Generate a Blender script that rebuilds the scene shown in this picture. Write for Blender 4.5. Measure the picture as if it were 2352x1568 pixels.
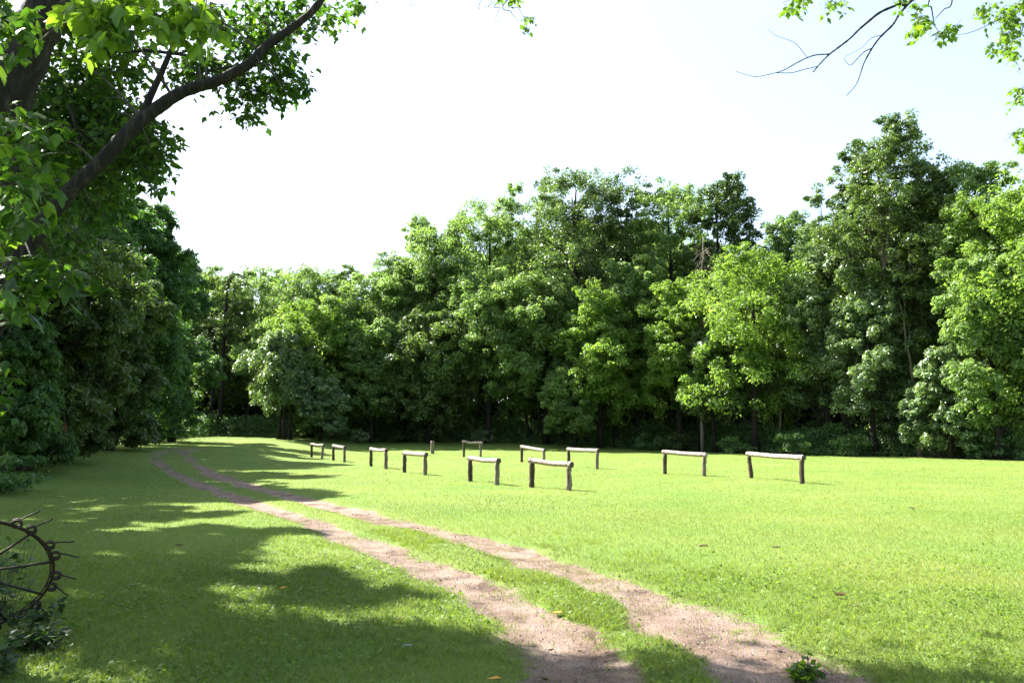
import bpy, math
import numpy as np
from mathutils import Vector

# ------------------------------------------------------------------ camera, sky, sun, exposure
scene = bpy.context.scene
for o in list(bpy.data.objects):
    bpy.data.objects.remove(o)
COL = scene.collection
R = math.radians
F = 1829.0; CX = 1176.0; CY = 784.0; HZ = 995.0      # measured on a 2352 x 1568 view of the photo
PITCH = math.atan((HZ-CY)/F)
CAMZ = 1.6
cd = bpy.data.cameras.new("camera"); cam = bpy.data.objects.new("camera", cd); COL.objects.link(cam)
cd.sensor_width = 36; cd.lens = 28.0; cd.clip_start = .05; cd.clip_end = 3000
cam.location = (0, 0, CAMZ); cam.rotation_euler = (R(90)+PITCH, 0, 0)
scene.camera = cam

SUN_EL = R(44); SUN_AZ = R(57)                        # azimuth measured from +Y towards -X
S = Vector((-math.sin(SUN_AZ)*math.cos(SUN_EL), math.cos(SUN_AZ)*math.cos(SUN_EL), math.sin(SUN_EL)))
w = bpy.data.worlds.new("World"); scene.world = w; w.use_nodes = True
nt = w.node_tree; bg = nt.nodes['Background']
sky = nt.nodes.new('ShaderNodeTexSky'); sky.sky_type = 'NISHITA'; sky.sun_disc = False
sky.sun_elevation = SUN_EL; sky.sun_rotation = -SUN_AZ
sky.air_density = 1.0; sky.dust_density = 2.2; sky.ozone_density = 1.0
# thin bright summer cloud veil mixed over the clear sky
tc = nt.nodes.new('ShaderNodeTexCoord'); mp = nt.nodes.new('ShaderNodeMapping'); mp.inputs['Scale'].default_value = (1.0, 2.0, 7.0)
nz = nt.nodes.new('ShaderNodeTexNoise'); nz.inputs['Scale'].default_value = 2.3; nz.inputs['Detail'].default_value = 7; nz.inputs['Roughness'].default_value = .6
rp = nt.nodes.new('ShaderNodeMapRange'); rp.inputs[1].default_value = .48; rp.inputs[2].default_value = .78; rp.inputs[3].default_value = 0.34; rp.inputs[4].default_value = .70
mx = nt.nodes.new('ShaderNodeMix'); mx.data_type = 'RGBA'; mx.inputs[7].default_value = (2.2, 2.55, 2.75, 1)
nt.links.new(tc.outputs['Generated'], mp.inputs[0]); nt.links.new(mp.outputs[0], nz.inputs['Vector'])
nt.links.new(nz.outputs['Fac'], rp.inputs[0]); nt.links.new(rp.outputs[0], mx.inputs[0])
nt.links.new(sky.outputs[0], mx.inputs[6]); nt.links.new(mx.outputs[2], bg.inputs['Color'])
bg.inputs['Strength'].default_value = 0.092
ld = bpy.data.lights.new("sun", 'SUN'); ld.energy = 5.0; ld.angle = R(.55); ld.color = (1, .955, .88)
sun = bpy.data.objects.new("sun", ld); COL.objects.link(sun)
sun.rotation_euler = S.to_track_quat('Z', 'Y').to_euler(); sun.location = (-40, 20, 40)
vs = scene.view_settings; vs.view_transform = 'Standard'; vs.look = 'None'; vs.gamma = 1; vs.use_curve_mapping = False
vs.exposure = 2.38
scene.render.engine = 'CYCLES'
scene.cycles.max_bounces = 6; scene.cycles.diffuse_bounces = 3; scene.cycles.transmission_bounces = 4
scene.cycles.transparent_max_bounces = 4

# ------------------------------------------------------------------ small helpers
def ss(a, b, x):
    t = np.clip((np.asarray(x, float)-a)/(b-a), 0, 1); return t*t*(3-2*t)

_h = np.random.default_rng(5).random((256, 256))
def vnoise(x, y):
    x = np.asarray(x, float); y = np.asarray(y, float)
    xi = np.floor(x).astype(int); yi = np.floor(y).astype(int); fx = x-xi; fy = y-yi
    fx = fx*fx*(3-2*fx); fy = fy*fy*(3-2*fy)
    a = _h[xi & 255, yi & 255]; b = _h[(xi+1) & 255, yi & 255]; c = _h[xi & 255, (yi+1) & 255]; d = _h[(xi+1) & 255, (yi+1) & 255]
    return (a*(1-fx)+b*fx)*(1-fy)+(c*(1-fx)+d*fx)*fy
def fbm(x, y, o=4):
    s = 0; a = .5; t = 0
    for k in range(o):
        s = s+a*vnoise(np.asarray(x)*2**k+17.3*k, np.asarray(y)*2**k+5.1*k); t += a; a *= .5
    return s/t

def terrain(x, y):
    x = np.asarray(x, float); y = np.asarray(y, float)
    z = .85*ss(60, 82, y)*(1-ss(0, 26, x))*(1-.5*ss(-8, -26, x))
    z = z+.75*ss(-11, -21, x)*ss(14, 30, y)+.15*ss(-20, -34, x)*ss(38, 60, y)
    z = z-.35*ss(12, 40, x)*ss(20, 50, y)*0
    z = z+.10*(fbm(x*.12+3, y*.12)-.5)*ss(8, 30, np.hypot(x, y))
    return z
def ray(px, py):
    dx = (px-CX)/F; dz = -(py-CY)/F
    c, s = math.cos(PITCH), math.sin(PITCH)
    return np.array([dx, c-dz*s, s+dz*c])
def at(px, py, depth):                                # point at a horizontal depth
    r = ray(px, py); r = r/r[1]*depth
    return np.array([r[0], r[1], CAMZ+r[2]])
def ground(px, py, dmax=95):                          # where the line of sight meets the terrain
    r = ray(px, py); r = r/r[1]
    ds = np.arange(3, dmax, .02); z = CAMZ+r[2]*ds; g = terrain(r[0]*ds, ds)
    k = np.where(z <= g)[0]
    d = ds[k[0]] if len(k) else dmax
    return np.array([r[0]*d, d, float(terrain(r[0]*d, d))])
def px_at_depth(px, d):
    p = at(px, HZ, d); return np.array([p[0], d, float(terrain(p[0], d))])

def mesh_obj(name, V, Fc, mat, parent=None, attrs=None, smooth=False):
    """V (n,3); Fc (m,k) array or list of such arrays"""
    if not isinstance(Fc, list): Fc = [Fc]
    Fc = [np.asarray(f, np.int32) for f in Fc if len(f)]
    me = bpy.data.meshes.new(name)
    V = np.asarray(V, np.float32)
    me.vertices.add(len(V)); me.vertices.foreach_set('co', V.ravel())
    li = np.concatenate([f.ravel() for f in Fc]); me.loops.add(len(li)); me.loops.foreach_set('vertex_index', li)
    tot = np.concatenate([np.full(len(f), f.shape[1], np.int32) for f in Fc])
    st = np.concatenate([[0], np.cumsum(tot)[:-1]]).astype(np.int32)
    me.polygons.add(len(tot)); me.polygons.foreach_set('loop_start', st); me.polygons.foreach_set('loop_total', tot)
    me.polygons.foreach_set('use_smooth', np.full(len(tot), smooth))
    me.update(calc_edges=True)
    if attrs:
        for k, a in attrs.items():
            at_ = me.attributes.new(k, 'FLOAT', 'POINT'); at_.data.foreach_set('value', np.asarray(a, np.float32))
    me.materials.append(mat)
    o = bpy.data.objects.new(name, me); COL.objects.link(o)
    if parent is not None: o.parent = parent
    return o
def tag(o, label=None, cat=None, group=None, kind=None):
    if label: o['label'] = label
    if cat: o['category'] = cat
    if group: o['group'] = group
    if kind: o['kind'] = kind
    return o
def empty(name, loc, label, cat, group=None):
    o = bpy.data.objects.new(name, None); COL.objects.link(o); o.location = tuple(float(v) for v in loc); o.empty_display_size = .3
    return tag(o, label, cat, group)

class MB:                                             # mesh builder for tubes, discs, boxes
    def __init__(s): s.v = []; s.q = []; s.t = []; s.n = 0; s.a = []
    def add(s, V, Q=None, T=None, a=0.5):
        V = np.asarray(V, float); s.v.append(V)
        if Q is not None and len(Q): s.q.append(np.asarray(Q)+s.n)
        if T is not None and len(T): s.t.append(np.asarray(T)+s.n)
        s.a.append(np.full(len(V), a)); s.n += len(V)
    def tube(s, pts, rad, k=8, cap=True, wob=0., rng=None, a=.5):
        P = np.asarray(pts, float); n = len(P); rad = np.broadcast_to(np.asarray(rad, float), (n,))
        T = np.gradient(P, axis=0); T /= np.linalg.norm(T, axis=1)[:, None]+1e-9
        ref = np.array([0, 0, 1.]) if abs(T[0, 2]) < .8 else np.array([1., 0, 0])
        N = np.zeros_like(P); N[0] = ref-T[0]*ref.dot(T[0]); N[0] /= np.linalg.norm(N[0])
        for i in range(1, n):
            v = N[i-1]-T[i]*N[i-1].dot(T[i]); N[i] = v/(np.linalg.norm(v)+1e-9)
        B = np.cross(T, N); ang = np.arange(k)*2*math.pi/k
        rr = rad[:, None]*np.ones((n, k))
        if wob and rng is not None: rr = rr*(1+wob*(rng.random((n, k))-.5))
        V = P[:, None]+rr[..., None]*(np.cos(ang)[None, :, None]*N[:, None]+np.sin(ang)[None, :, None]*B[:, None])
        i = np.arange(n-1)[:, None]*k; j = np.arange(k)[None]; j2 = (j+1) % k
        Q = np.stack([i+j, i+j2, i+k+j2, i+k+j], -1).reshape(-1, 4)
        V = V.reshape(-1, 3); T_ = []
        if cap:
            V = np.vstack([V, P[0], P[-1]]); c0 = n*k; c1 = c0+1; jj = np.arange(k)
            T_ = np.vstack([np.stack([np.full(k, c0), (jj+1) % k, jj], 1), np.stack([np.full(k, c1), (n-1)*k+jj, (n-1)*k+(jj+1) % k], 1)])
        s.add(V, Q, T_, a)
    def box(s, c, d, a=.5, rot=0):
        x, y, z = np.asarray(d)/2
        V = np.array([[i, j, k] for i in (-x, x) for j in (-y, y) for k in (-z, z)])
        cc, sn = math.cos(rot), math.sin(rot); V = V @ np.array([[cc, sn, 0], [-sn, cc, 0], [0, 0, 1]])
        s.add(V+np.asarray(c), [[0, 1, 3, 2], [4, 6, 7, 5], [0, 4, 5, 1], [2, 3, 7, 6], [0, 2, 6, 4], [1, 5, 7, 3]], None, a)
    def build(s, name, mat, parent=None, smooth=True, off=None):
        V = np.vstack(s.v)
        if off is not None: V = V-np.asarray(off)
        f = []
        if s.q: f.append(np.vstack(s.q))
        if s.t: f.append(np.vstack(s.t))
        return mesh_obj(name, V, f, mat, parent, {'tint': np.concatenate(s.a)}, smooth)

def spline(pts, n):                                   # Catmull-Rom through points
    P = np.asarray(pts, float); P = np.vstack([2*P[0]-P[1], P, 2*P[-1]-P[-2]]); m = len(P)-3
    t = np.linspace(0, m-1e-6, n); i = t.astype(int); u = (t-i)[:, None]
    a, b, c, d = P[i], P[i+1], P[i+2], P[i+3]
    return .5*((2*b)+(-a+c)*u+(2*a-5*b+4*c-d)*u*u+(-a+3*b-3*c+d)*u**3)

# ------------------------------------------------------------------ materials
def new_mat(name):
    m = bpy.data.materials.new(name); m.use_nodes = True; n = m.node_tree
    for x in list(n.nodes):
        if x.type != 'OUTPUT_MATERIAL': n.nodes.remove(x)
    return m, n, n.nodes['Material Output'] if 'Material Output' in n.nodes else n.nodes[0]
def ramp(n, stops):
    r = n.nodes.new('ShaderNodeValToRGB'); e = r.color_ramp.elements
    while len(e) > 1: e.remove(e[-1])
    e[0].position = stops[0][0]; e[0].color = (*stops[0][1], 1)
    for p, c in stops[1:]:
        q = e.new(p); q.color = (*c, 1)
    return r
def leaf_mat(name, stops, trans=.5, tcol=(1.25, 1.35, .55), rough=.42, spec=.5, nscale=.35):
    m, n, out = new_mat(name)
    A = n.nodes.new('ShaderNodeAttribute'); A.attribute_name = 'tint'
    tx = n.nodes.new('ShaderNodeTexCoord'); nz = n.nodes.new('ShaderNodeTexNoise'); nz.inputs['Scale'].default_value = nscale; nz.inputs['Detail'].default_value = 3
    n.links.new(tx.outputs['Object'], nz.inputs['Vector'])
    ad = n.nodes.new('ShaderNodeMath'); ad.operation = 'MULTIPLY_ADD'; ad.inputs[1].default_value = .9; ad.inputs[2].default_value = -.45
    n.links.new(nz.outputs['Fac'], ad.inputs[0])
    su = n.nodes.new('ShaderNodeMath'); su.operation = 'ADD'; su.use_clamp = True
    n.links.new(A.outputs['Fac'], su.inputs[0]); n.links.new(ad.outputs[0], su.inputs[1])
    r = ramp(n, stops); n.links.new(su.outputs[0], r.inputs[0])
    P = n.nodes.new('ShaderNodeBsdfPrincipled'); P.inputs['Roughness'].default_value = rough; P.inputs['Specular IOR Level'].default_value = spec
    n.links.new(r.outputs[0], P.inputs['Base Color'])
    T = n.nodes.new('ShaderNodeBsdfTranslucent')
    mu = n.nodes.new('ShaderNodeMix'); mu.data_type = 'RGBA'; mu.blend_type = 'MULTIPLY'; mu.inputs[0].default_value = 1; mu.inputs[7].default_value = (*tcol, 1)
    n.links.new(r.outputs[0], mu.inputs[6]); n.links.new(mu.outputs[2], T.inputs['Color'])
    mixs = n.nodes.new('ShaderNodeMixShader'); mixs.inputs[0].default_value = trans
    n.links.new(P.outputs[0], mixs.inputs[1]); n.links.new(T.outputs[0], mixs.inputs[2]); n.links.new(mixs.outputs[0], out.inputs['Surface'])
    return m
def wood_mat(name, stops, scale=(6, 6, 1.2), rough=.85, bump=.4, ns=4.):
    m, n, out = new_mat(name)
    tx = n.nodes.new('ShaderNodeTexCoord'); mp = n.nodes.new('ShaderNodeMapping'); mp.inputs['Scale'].default_value = scale
    nz = n.nodes.new('ShaderNodeTexNoise'); nz.inputs['Scale'].default_value = ns; nz.inputs['Detail'].default_value = 8; nz.inputs['Roughness'].default_value = .65
    n.links.new(tx.outputs['Object'], mp.inputs[0]); n.links.new(mp.outputs[0], nz.inputs['Vector'])
    r = ramp(n, stops); n.links.new(nz.outputs['Fac'], r.inputs[0])
    P = n.nodes.new('ShaderNodeBsdfPrincipled'); P.inputs['Roughness'].default_value = rough; P.inputs['Specular IOR Level'].default_value = .25
    n.links.new(r.outputs[0], P.inputs['Base Color'])
    b = n.nodes.new('ShaderNodeBump'); b.inputs['Strength'].default_value = bump; b.inputs['Distance'].default_value = .03
    n.links.new(nz.outputs['Fac'], b.inputs['Height']); n.links.new(b.outputs[0], P.inputs['Normal'])
    n.links.new(P.outputs[0], out.inputs['Surface'])
    return m
M = {}
M['leaf_walnut'] = leaf_mat('leaf_walnut', [(0, (.070, .120, .038)), (.5, (.142, .225, .070)), (1, (.235, .325, .10))], .55, tcol=(1.35, 1.45, .75), rough=.5)
M['leaf_yellow'] = leaf_mat('leaf_yellow', [(0, (.075, .135, .028)), (.5, (.145, .24, .050)), (1, (.23, .325, .075))], .58, tcol=(1.35, 1.4, .6), rough=.5)
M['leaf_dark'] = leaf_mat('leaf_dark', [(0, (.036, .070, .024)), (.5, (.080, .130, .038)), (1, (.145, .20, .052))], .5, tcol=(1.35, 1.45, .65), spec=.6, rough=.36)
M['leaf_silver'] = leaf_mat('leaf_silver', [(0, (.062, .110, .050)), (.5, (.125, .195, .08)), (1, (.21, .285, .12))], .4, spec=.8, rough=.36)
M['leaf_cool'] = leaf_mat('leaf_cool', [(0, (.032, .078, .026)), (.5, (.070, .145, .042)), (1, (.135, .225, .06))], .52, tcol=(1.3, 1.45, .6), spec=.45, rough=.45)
M['leaf_near'] = leaf_mat('leaf_near', [(0, (.020, .055, .012)), (.5, (.044, .105, .018)), (1, (.14, .235, .034))], .5, tcol=(1.8, 1.8, .6), nscale=1.5, spec=.3)
M['leaf_fresh'] = leaf_mat('leaf_fresh', [(0, (.05, .11, .014)), (.5, (.09, .17, .02)), (1, (.14, .23, .03))], .55, tcol=(1.6, 1.6, .5), nscale=1.5)
M['weed'] = leaf_mat('weed', [(0, (.018, .045, .014)), (.5, (.038, .080, .022)), (1, (.075, .13, .034))], .45, spec=.3, rough=.5, nscale=.8)
M['grass'] = leaf_mat('grass', [(0, (.088, .132, .028)), (.45, (.142, .212, .044)), (.8, (.192, .256, .062)), (1, (.27, .275, .115))], .52, tcol=(1.25, 1.2, .55), rough=.5, spec=.35, nscale=.5)
M['brush'] = leaf_mat('brush', [(0, (.045, .10, .035)), (.5, (.10, .18, .06)), (1, (.17, .26, .085))], .45, spec=.5, rough=.45, nscale=.8)
M['clover'] = leaf_mat('clover', [(0, (.055, .10, .014)), (.5, (.10, .17, .02)), (1, (.15, .23, .035))], .5, rough=.55, spec=.3)
M['dry_grass'] = leaf_mat('dry_grass', [(0, (.14, .11, .05)), (.5, (.2, .17, .08)), (1, (.16, .2, .05))], .4, rough=.6, spec=.2, nscale=2)
M['bark'] = wood_mat('bark', [(.3, (.030, .022, .016)), (.55, (.075, .058, .043)), (.75, (.15, .125, .10))], (5, 5, 1), bump=.8)
M['bark_dark'] = wood_mat('bark_dark', [(.3, (.006, .005, .004)), (.5, (.013, .010, .008)), (.62, (.028, .023, .018)), (.8, (.08, .07, .058))], (5, 5, 1), bump=.8)
M['bark_pale'] = wood_mat('bark_pale', [(.3, (.08, .065, .05)), (.55, (.16, .135, .105)), (.75, (.28, .25, .2))], (4, 4, 1), bump=.6)
M['twig'] = wood_mat('twig', [(.3, (.035, .028, .026)), (.7, (.08, .065, .055))], (10, 10, 10))
M['wood_rail'] = wood_mat('wood_rail', [(.3, (.09, .065, .055)), (.45, (.20, .15, .13)), (.55, (.33, .27, .24)), (.8, (.43, .39, .355))], (3, 3, 9), bump=.35, ns=3)
M['wood_post'] = wood_mat('wood_post', [(.28, (.03, .022, .016)), (.42, (.09, .066, .048)), (.55, (.17, .14, .105)), (.75, (.28, .25, .21))], (7, 7, 1.1), bump=.5, ns=2.5)
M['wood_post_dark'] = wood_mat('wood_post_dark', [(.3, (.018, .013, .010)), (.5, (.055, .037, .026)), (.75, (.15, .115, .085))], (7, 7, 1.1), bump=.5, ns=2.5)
M['wood_end'] = wood_mat('wood_end', [(.3, (.035, .026, .02)), (.7, (.11, .085, .065))], (6, 6, 6), bump=.5)
M['wood_end_pale'] = wood_mat('wood_end_pale', [(.3, (.20, .18, .15)), (.7, (.36, .33, .28))], (6, 6, 6), bump=.5)
M['rust'] = wood_mat('rust', [(.35, (.016, .010, .008)), (.6, (.04, .024, .017)), (.8, (.085, .045, .028))], (8, 8, 8), rough=.6)
M['board'] = wood_mat('board', [(.3, (.24, .16, .085)), (.7, (.36, .26, .15))], (2, 2, 6))
M['paint_blue'] = wood_mat('paint_blue', [(.3, (.20, .22, .30)), (.7, (.34, .37, .46))], (4, 4, 4), rough=.5, bump=.1)
M['paint_red'] = wood_mat('paint_red', [(.3, (.16, .02, .015)), (.7, (.24, .035, .025))], (4, 4, 4), rough=.5, bump=.1)
M['paint_white'] = wood_mat('paint_white', [(.3, (.55, .55, .52)), (.7, (.7, .7, .68))], (4, 4, 4), rough=.5, bump=.1)
M['wire'] = wood_mat('wire', [(.3, (.12, .11, .10)), (.7, (.22, .2, .18))], (6, 6, 6), rough=.5)
M['leaf_orange'] = wood_mat('leaf_orange', [(.3, (.42, .16, .02)), (.7, (.62, .33, .04))], (20, 20, 20), rough=.6)
M['leaf_brown'] = wood_mat('leaf_brown', [(.3, (.035, .016, .010)), (.7, (.13, .055, .022))], (20, 20, 20), rough=.6)
M['leaf_grey'] = wood_mat('leaf_grey', [(.3, (.07, .10, .07)), (.7, (.16, .20, .15))], (20, 20, 20), rough=.6)
M['soil'] = wood_mat('soil', [(.3, (.06, .04, .03)), (.7, (.17, .12, .09))], (20, 20, 20), rough=.95, bump=.9)
M['pebble'] = wood_mat('pebble', [(.3, (.10, .075, .06)), (.55, (.21, .165, .14)), (.75, (.38, .34, .30))], (9, 9, 9), rough=.8)

# ------------------------------------------------------------------ the two wheel tracks
LT = [(1420, 1640), (1375, 1568), (1300, 1490), (1190, 1405), (1060, 1330), (920, 1283), (820, 1240), (740, 1206), (640, 1172), (540, 1141), (440, 1104), (380, 1073), (356, 1050), (362, 1040), (392, 1031), (440, 1024)]
RT = [(2000, 1640), (1840, 1568), (1700, 1486), (1560, 1415), (1410, 1348), (1270, 1295), (1120, 1247), (960, 1209), (820, 1176), (640, 1131), (520, 1099), (455, 1068), (424, 1042), (430, 1034), (470, 1027)]
def track(pts):
    P = np.array([ground(a, b)[:2] for a, b in pts]); return spline(P, 260)
TL = track(LT); TR = track(RT)
def dist_poly(x, y, T, step=1):
    sh = np.shape(x); x = np.ravel(x); y = np.ravel(y); best = np.full(x.shape, 1e9); A = T[:-1]; B = T[1:]
    for a, b in zip(A, B):
        d = b-a; L = d.dot(d)+1e-12
        t = np.clip(((x-a[0])*d[0]+(y-a[1])*d[1])/L, 0, 1)
        q = (x-a[0]-t*d[0])**2+(y-a[1]-t*d[1])**2
        np.minimum(best, q, out=best)
    return np.sqrt(best).reshape(sh)
def track_mask(x, y):
    x = np.asarray(x, float); y = np.asarray(y, float); out = np.zeros(x.shape)
    near = (y > 1.5) & (y < 75) & (x > -32) & (x < 6)
    if near.any():
        xs, ys = x[near], y[near]
        dl = dist_poly(xs, ys, TL[::2]); dr = dist_poly(xs, ys, TR[::2]); oy = np.argsort(TR[:, 1]); xr_ = np.interp(ys, TR[oy, 1], TR[oy, 0]); oy = np.argsort(TL[:, 1]); xl_ = np.interp(ys, TL[oy, 1], TL[oy, 0])
        wob = (fbm(xs*1.3+9, ys*1.3, 3)-.5)
        far = 1-ss(22, 58, ys)*.25
        hl = (.27+.13*ss(10, 6, ys)+wob*.45)*far; hr = (.33+.09*ss(10, 6, ys)+wob*.45)*far
        ml = ss(.22, -.18, dl-hl)*(1-.26*ss(.5, .7, fbm(xs*1.6+11, ys*1.6+4, 3))*ss(6.2, 8, ys)*ss(20, 13, ys)); mr_ = ss(.22, -.18, dr-hr)*(1-.25*ss(.54, .7, fbm(xs*1.9+31, ys*1.9, 3)))
        m = np.maximum(ml, mr_)
        # ragged bare apron outside the right track near the camera
        m = np.maximum(m, .62*(xs > xr_)*ss(.55, -.1, dr-hr)*ss(13, 7, ys)*ss(.42, .62, fbm(xs*2.1, ys*2.1+40, 3)))
        m = np.maximum(m, .5*(xs < xl_)*ss(.5, 0, dl-hl)*ss(12, 8, ys)*ss(.45, .6, fbm(xs*2.4+7, ys*2.4, 3)))
        m = m*(1-.75*ss(48, 66, ys))
        out[near] = m
    return out

def axis(fine0, fine1, h, lo, hi, g=1.07):
    a = list(np.arange(fine0, fine1, h)); st = h; v = a[-1]
    while v < hi: st *= g; v += st; a.append(v)
    st = h; v = a[0]; b = []
    while v > lo: st *= g; v -= st; b.append(v)
    return np.array(b[::-1]+a)
gx = axis(-7, 7, .055, -240, 240, 1.035); gy = axis(3.2, 15, .055, -90, 260, 1.028)
X, Y = np.meshgrid(gx, gy); TMk = track_mask(X, Y)
Z = terrain(X, Y)-.055*TMk+.012*(fbm(X*2.5, Y*2.5, 3)-.5)
nx, ny = len(gx), len(gy); i = np.arange(ny-1)[:, None]*nx; j = np.arange(nx-1)[None]
Q = np.stack([i+j, i+j+1, i+nx+j+1, i+nx+j], -1).reshape(-1, 4)
m, n, out = new_mat('ground')
A = n.nodes.new('ShaderNodeAttribute'); A.attribute_name = 'track'
tx = n.nodes.new('ShaderNodeTexCoord')
def noise(scale, detail=5, rough=.6):
    z = n.nodes.new('ShaderNodeTexNoise'); z.inputs['Scale'].default_value = scale; z.inputs['Detail'].default_value = detail; z.inputs['Roughness'].default_value = rough
    n.links.new(tx.outputs['Object'], z.inputs['Vector']); return z
n1 = noise(9, 8, .7); n2 = noise(.35, 4); n3 = noise(60, 4, .7); n4 = noise(2.2, 6, .65)
ad = n.nodes.new('ShaderNodeMath'); ad.operation = 'MULTIPLY_ADD'; ad.inputs[1].default_value = 1.1; ad.inputs[2].default_value = -.55; n.links.new(n1.outputs['Fac'], ad.inputs[0])
su = n.nodes.new('ShaderNodeMath'); su.operation = 'ADD'; n.links.new(A.outputs['Fac'], su.inputs[0]); n.links.new(ad.outputs[0], su.inputs[1])
mr = n.nodes.new('ShaderNodeMapRange'); mr.inputs[1].default_value = .42; mr.inputs[2].default_value = .66; n.links.new(su.outputs[0], mr.inputs[0])
gr = ramp(n, [(.25, (.062, .092, .018)), (.5, (.117, .172, .034)), (.75, (.174, .232, .050))]); n.links.new(n3.outputs['Fac'], gr.inputs[0])
gr2 = ramp(n, [(.3, (.75, .95, .8)), (.5, (1, 1, 1)), (.72, (1.2, 1.06, 1.1))]); n.links.new(n2.outputs['Fac'], gr2.inputs[0])
gm = n.nodes.new('ShaderNodeMix'); gm.data_type = 'RGBA'; gm.blend_type = 'MULTIPLY'; gm.inputs[0].default_value = 1; n.links.new(gr.outputs[0], gm.inputs[6]); n.links.new(gr2.outputs[0], gm.inputs[7])
dr_ = ramp(n, [(.25, (.036, .026, .020)), (.40, (.125, .093, .075)), (.52, (.225, .172, .142)), (.72, (.35, .285, .245))]); 
n5 = noise(55, 6, .8); n.links.new(n5.outputs['Fac'], dr_.inputs[0])
dr2 = ramp(n, [(.33, (.32, .27, .24)), (.46, (.78, .70, .65)), (.56, (1, .95, .92)), (.7, (1.22, 1.17, 1.13))]); n.links.new(n4.outputs['Fac'], dr2.inputs[0])
dm = n.nodes.new('ShaderNodeMix'); dm.data_type = 'RGBA'; dm.blend_type = 'MULTIPLY'; dm.inputs[0].default_value = 1; n.links.new(dr_.outputs[0], dm.inputs[6]); n.links.new(dr2.outputs[0], dm.inputs[7])
fm = n.nodes.new('ShaderNodeMix'); fm.data_type = 'RGBA'; n.links.new(mr.outputs[0], fm.inputs[0]); n.links.new(gm.outputs[2], fm.inputs[6]); n.links.new(dm.outputs[2], fm.inputs[7])
P = n.nodes.new('ShaderNodeBsdfPrincipled'); P.inputs['Roughness'].default_value = .9; P.inputs['Specular IOR Level'].default_value = .15
n.links.new(fm.outputs[2], P.inputs['Base Color'])
b = n.nodes.new('ShaderNodeBump'); b.inputs['Strength'].default_value = .7; b.inputs['Distance'].default_value = .03; n.links.new(n5.outputs['Fac'], b.inputs['Height']); n.links.new(b.outputs[0], P.inputs['Normal'])
n.links.new(P.outputs[0], out.inputs['Surface'])
M['ground'] = m
g = mesh_obj('ground', np.stack([X, Y, Z], -1).reshape(-1, 3), Q, M['ground'], None, {'track': TMk.ravel()}, True)
tag(g, 'mown grass field with two bare wheel tracks', None, None, 'structure')

# interpolate track mask quickly for blades
def tm_lookup(x, y):
    ix = np.clip(np.searchsorted(gx, x)-1, 0, nx-2); iy = np.clip(np.searchsorted(gy, y)-1, 0, ny-2)
    fx = (x-gx[ix])/(gx[ix+1]-gx[ix]); fy = (y-gy[iy])/(gy[iy+1]-gy[iy])
    return (TMk[iy, ix]*(1-fx)+TMk[iy, ix+1]*fx)*(1-fy)+(TMk[iy+1, ix]*(1-fx)+TMk[iy+1, ix+1]*fx)*fy
def z_lookup(x, y):
    ix = np.clip(np.searchsorted(gx, x)-1, 0, nx-2); iy = np.clip(np.searchsorted(gy, y)-1, 0, ny-2)
    fx = (x-gx[ix])/(gx[ix+1]-gx[ix]); fy = (y-gy[iy])/(gy[iy+1]-gy[iy])
    return (Z[iy, ix]*(1-fx)+Z[iy, ix+1]*fx)*(1-fy)+(Z[iy+1, ix]*(1-fx)+Z[iy+1, ix+1]*fx)*fy

# ------------------------------------------------------------------ grass
rng = np.random.default_rng(11)
def scatter(n_, y0, y1, margin=.8, half=.70):
    # uniform over the wedge between two depths
    y = np.sqrt(rng.random(n_)*(y1**2-y0**2)+y0**2)
    x = (rng.random(n_)*2-1)*(half*y+margin)
    return x, y
def blades(x, y, h, wd, lean=.5, tint=None, name='grass', mat='grass', parts=2):
    n_ = len(x); z = z_lookup(x, y)-.004; a = rng.random(n_)*2*math.pi
    dx, dy = np.cos(a), np.sin(a); L = lean*h*(.3+rng.random(n_))
    la = rng.random(n_)*2*math.pi; lx, ly = np.cos(la)*L, np.sin(la)*L
    p = np.stack([x, y, z], 1); sd = np.stack([dx*wd/2, dy*wd/2, 0*wd], 1)
    mid = p+np.stack([lx*.35, ly*.35, h*.6], 1); tip = p+np.stack([lx, ly, h*(1-.25*rng.random(n_))], 1)
    if parts == 2:
        V = np.stack([p-sd, p+sd, mid+sd*.75, mid-sd*.75, tip], 1).reshape(-1, 3); k = np.arange(n_)[:, None]*5
        Fq = k+np.array([[0, 1, 2, 3]]); Ft = k+np.array([[3, 2, 4]]); nv = 5
        return V, [Fq, Ft], np.repeat(tint, nv)
    V = np.stack([p-sd, p+sd, tip], 1).reshape(-1, 3); k = np.arange(n_)[:, None]*3
    return V, [k+np.array([[0, 1, 2]])], np.repeat(tint, 3)
GV, GQ, GT, GA = [], [], [], []; goff = 0
def addb(r):
    global goff
    V, fs, a = r; GV.append(V); GA.append(a)
    for f in fs: (GQ if f.shape[1] == 4 else GT).append(f+goff)
    goff += len(V)
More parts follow.
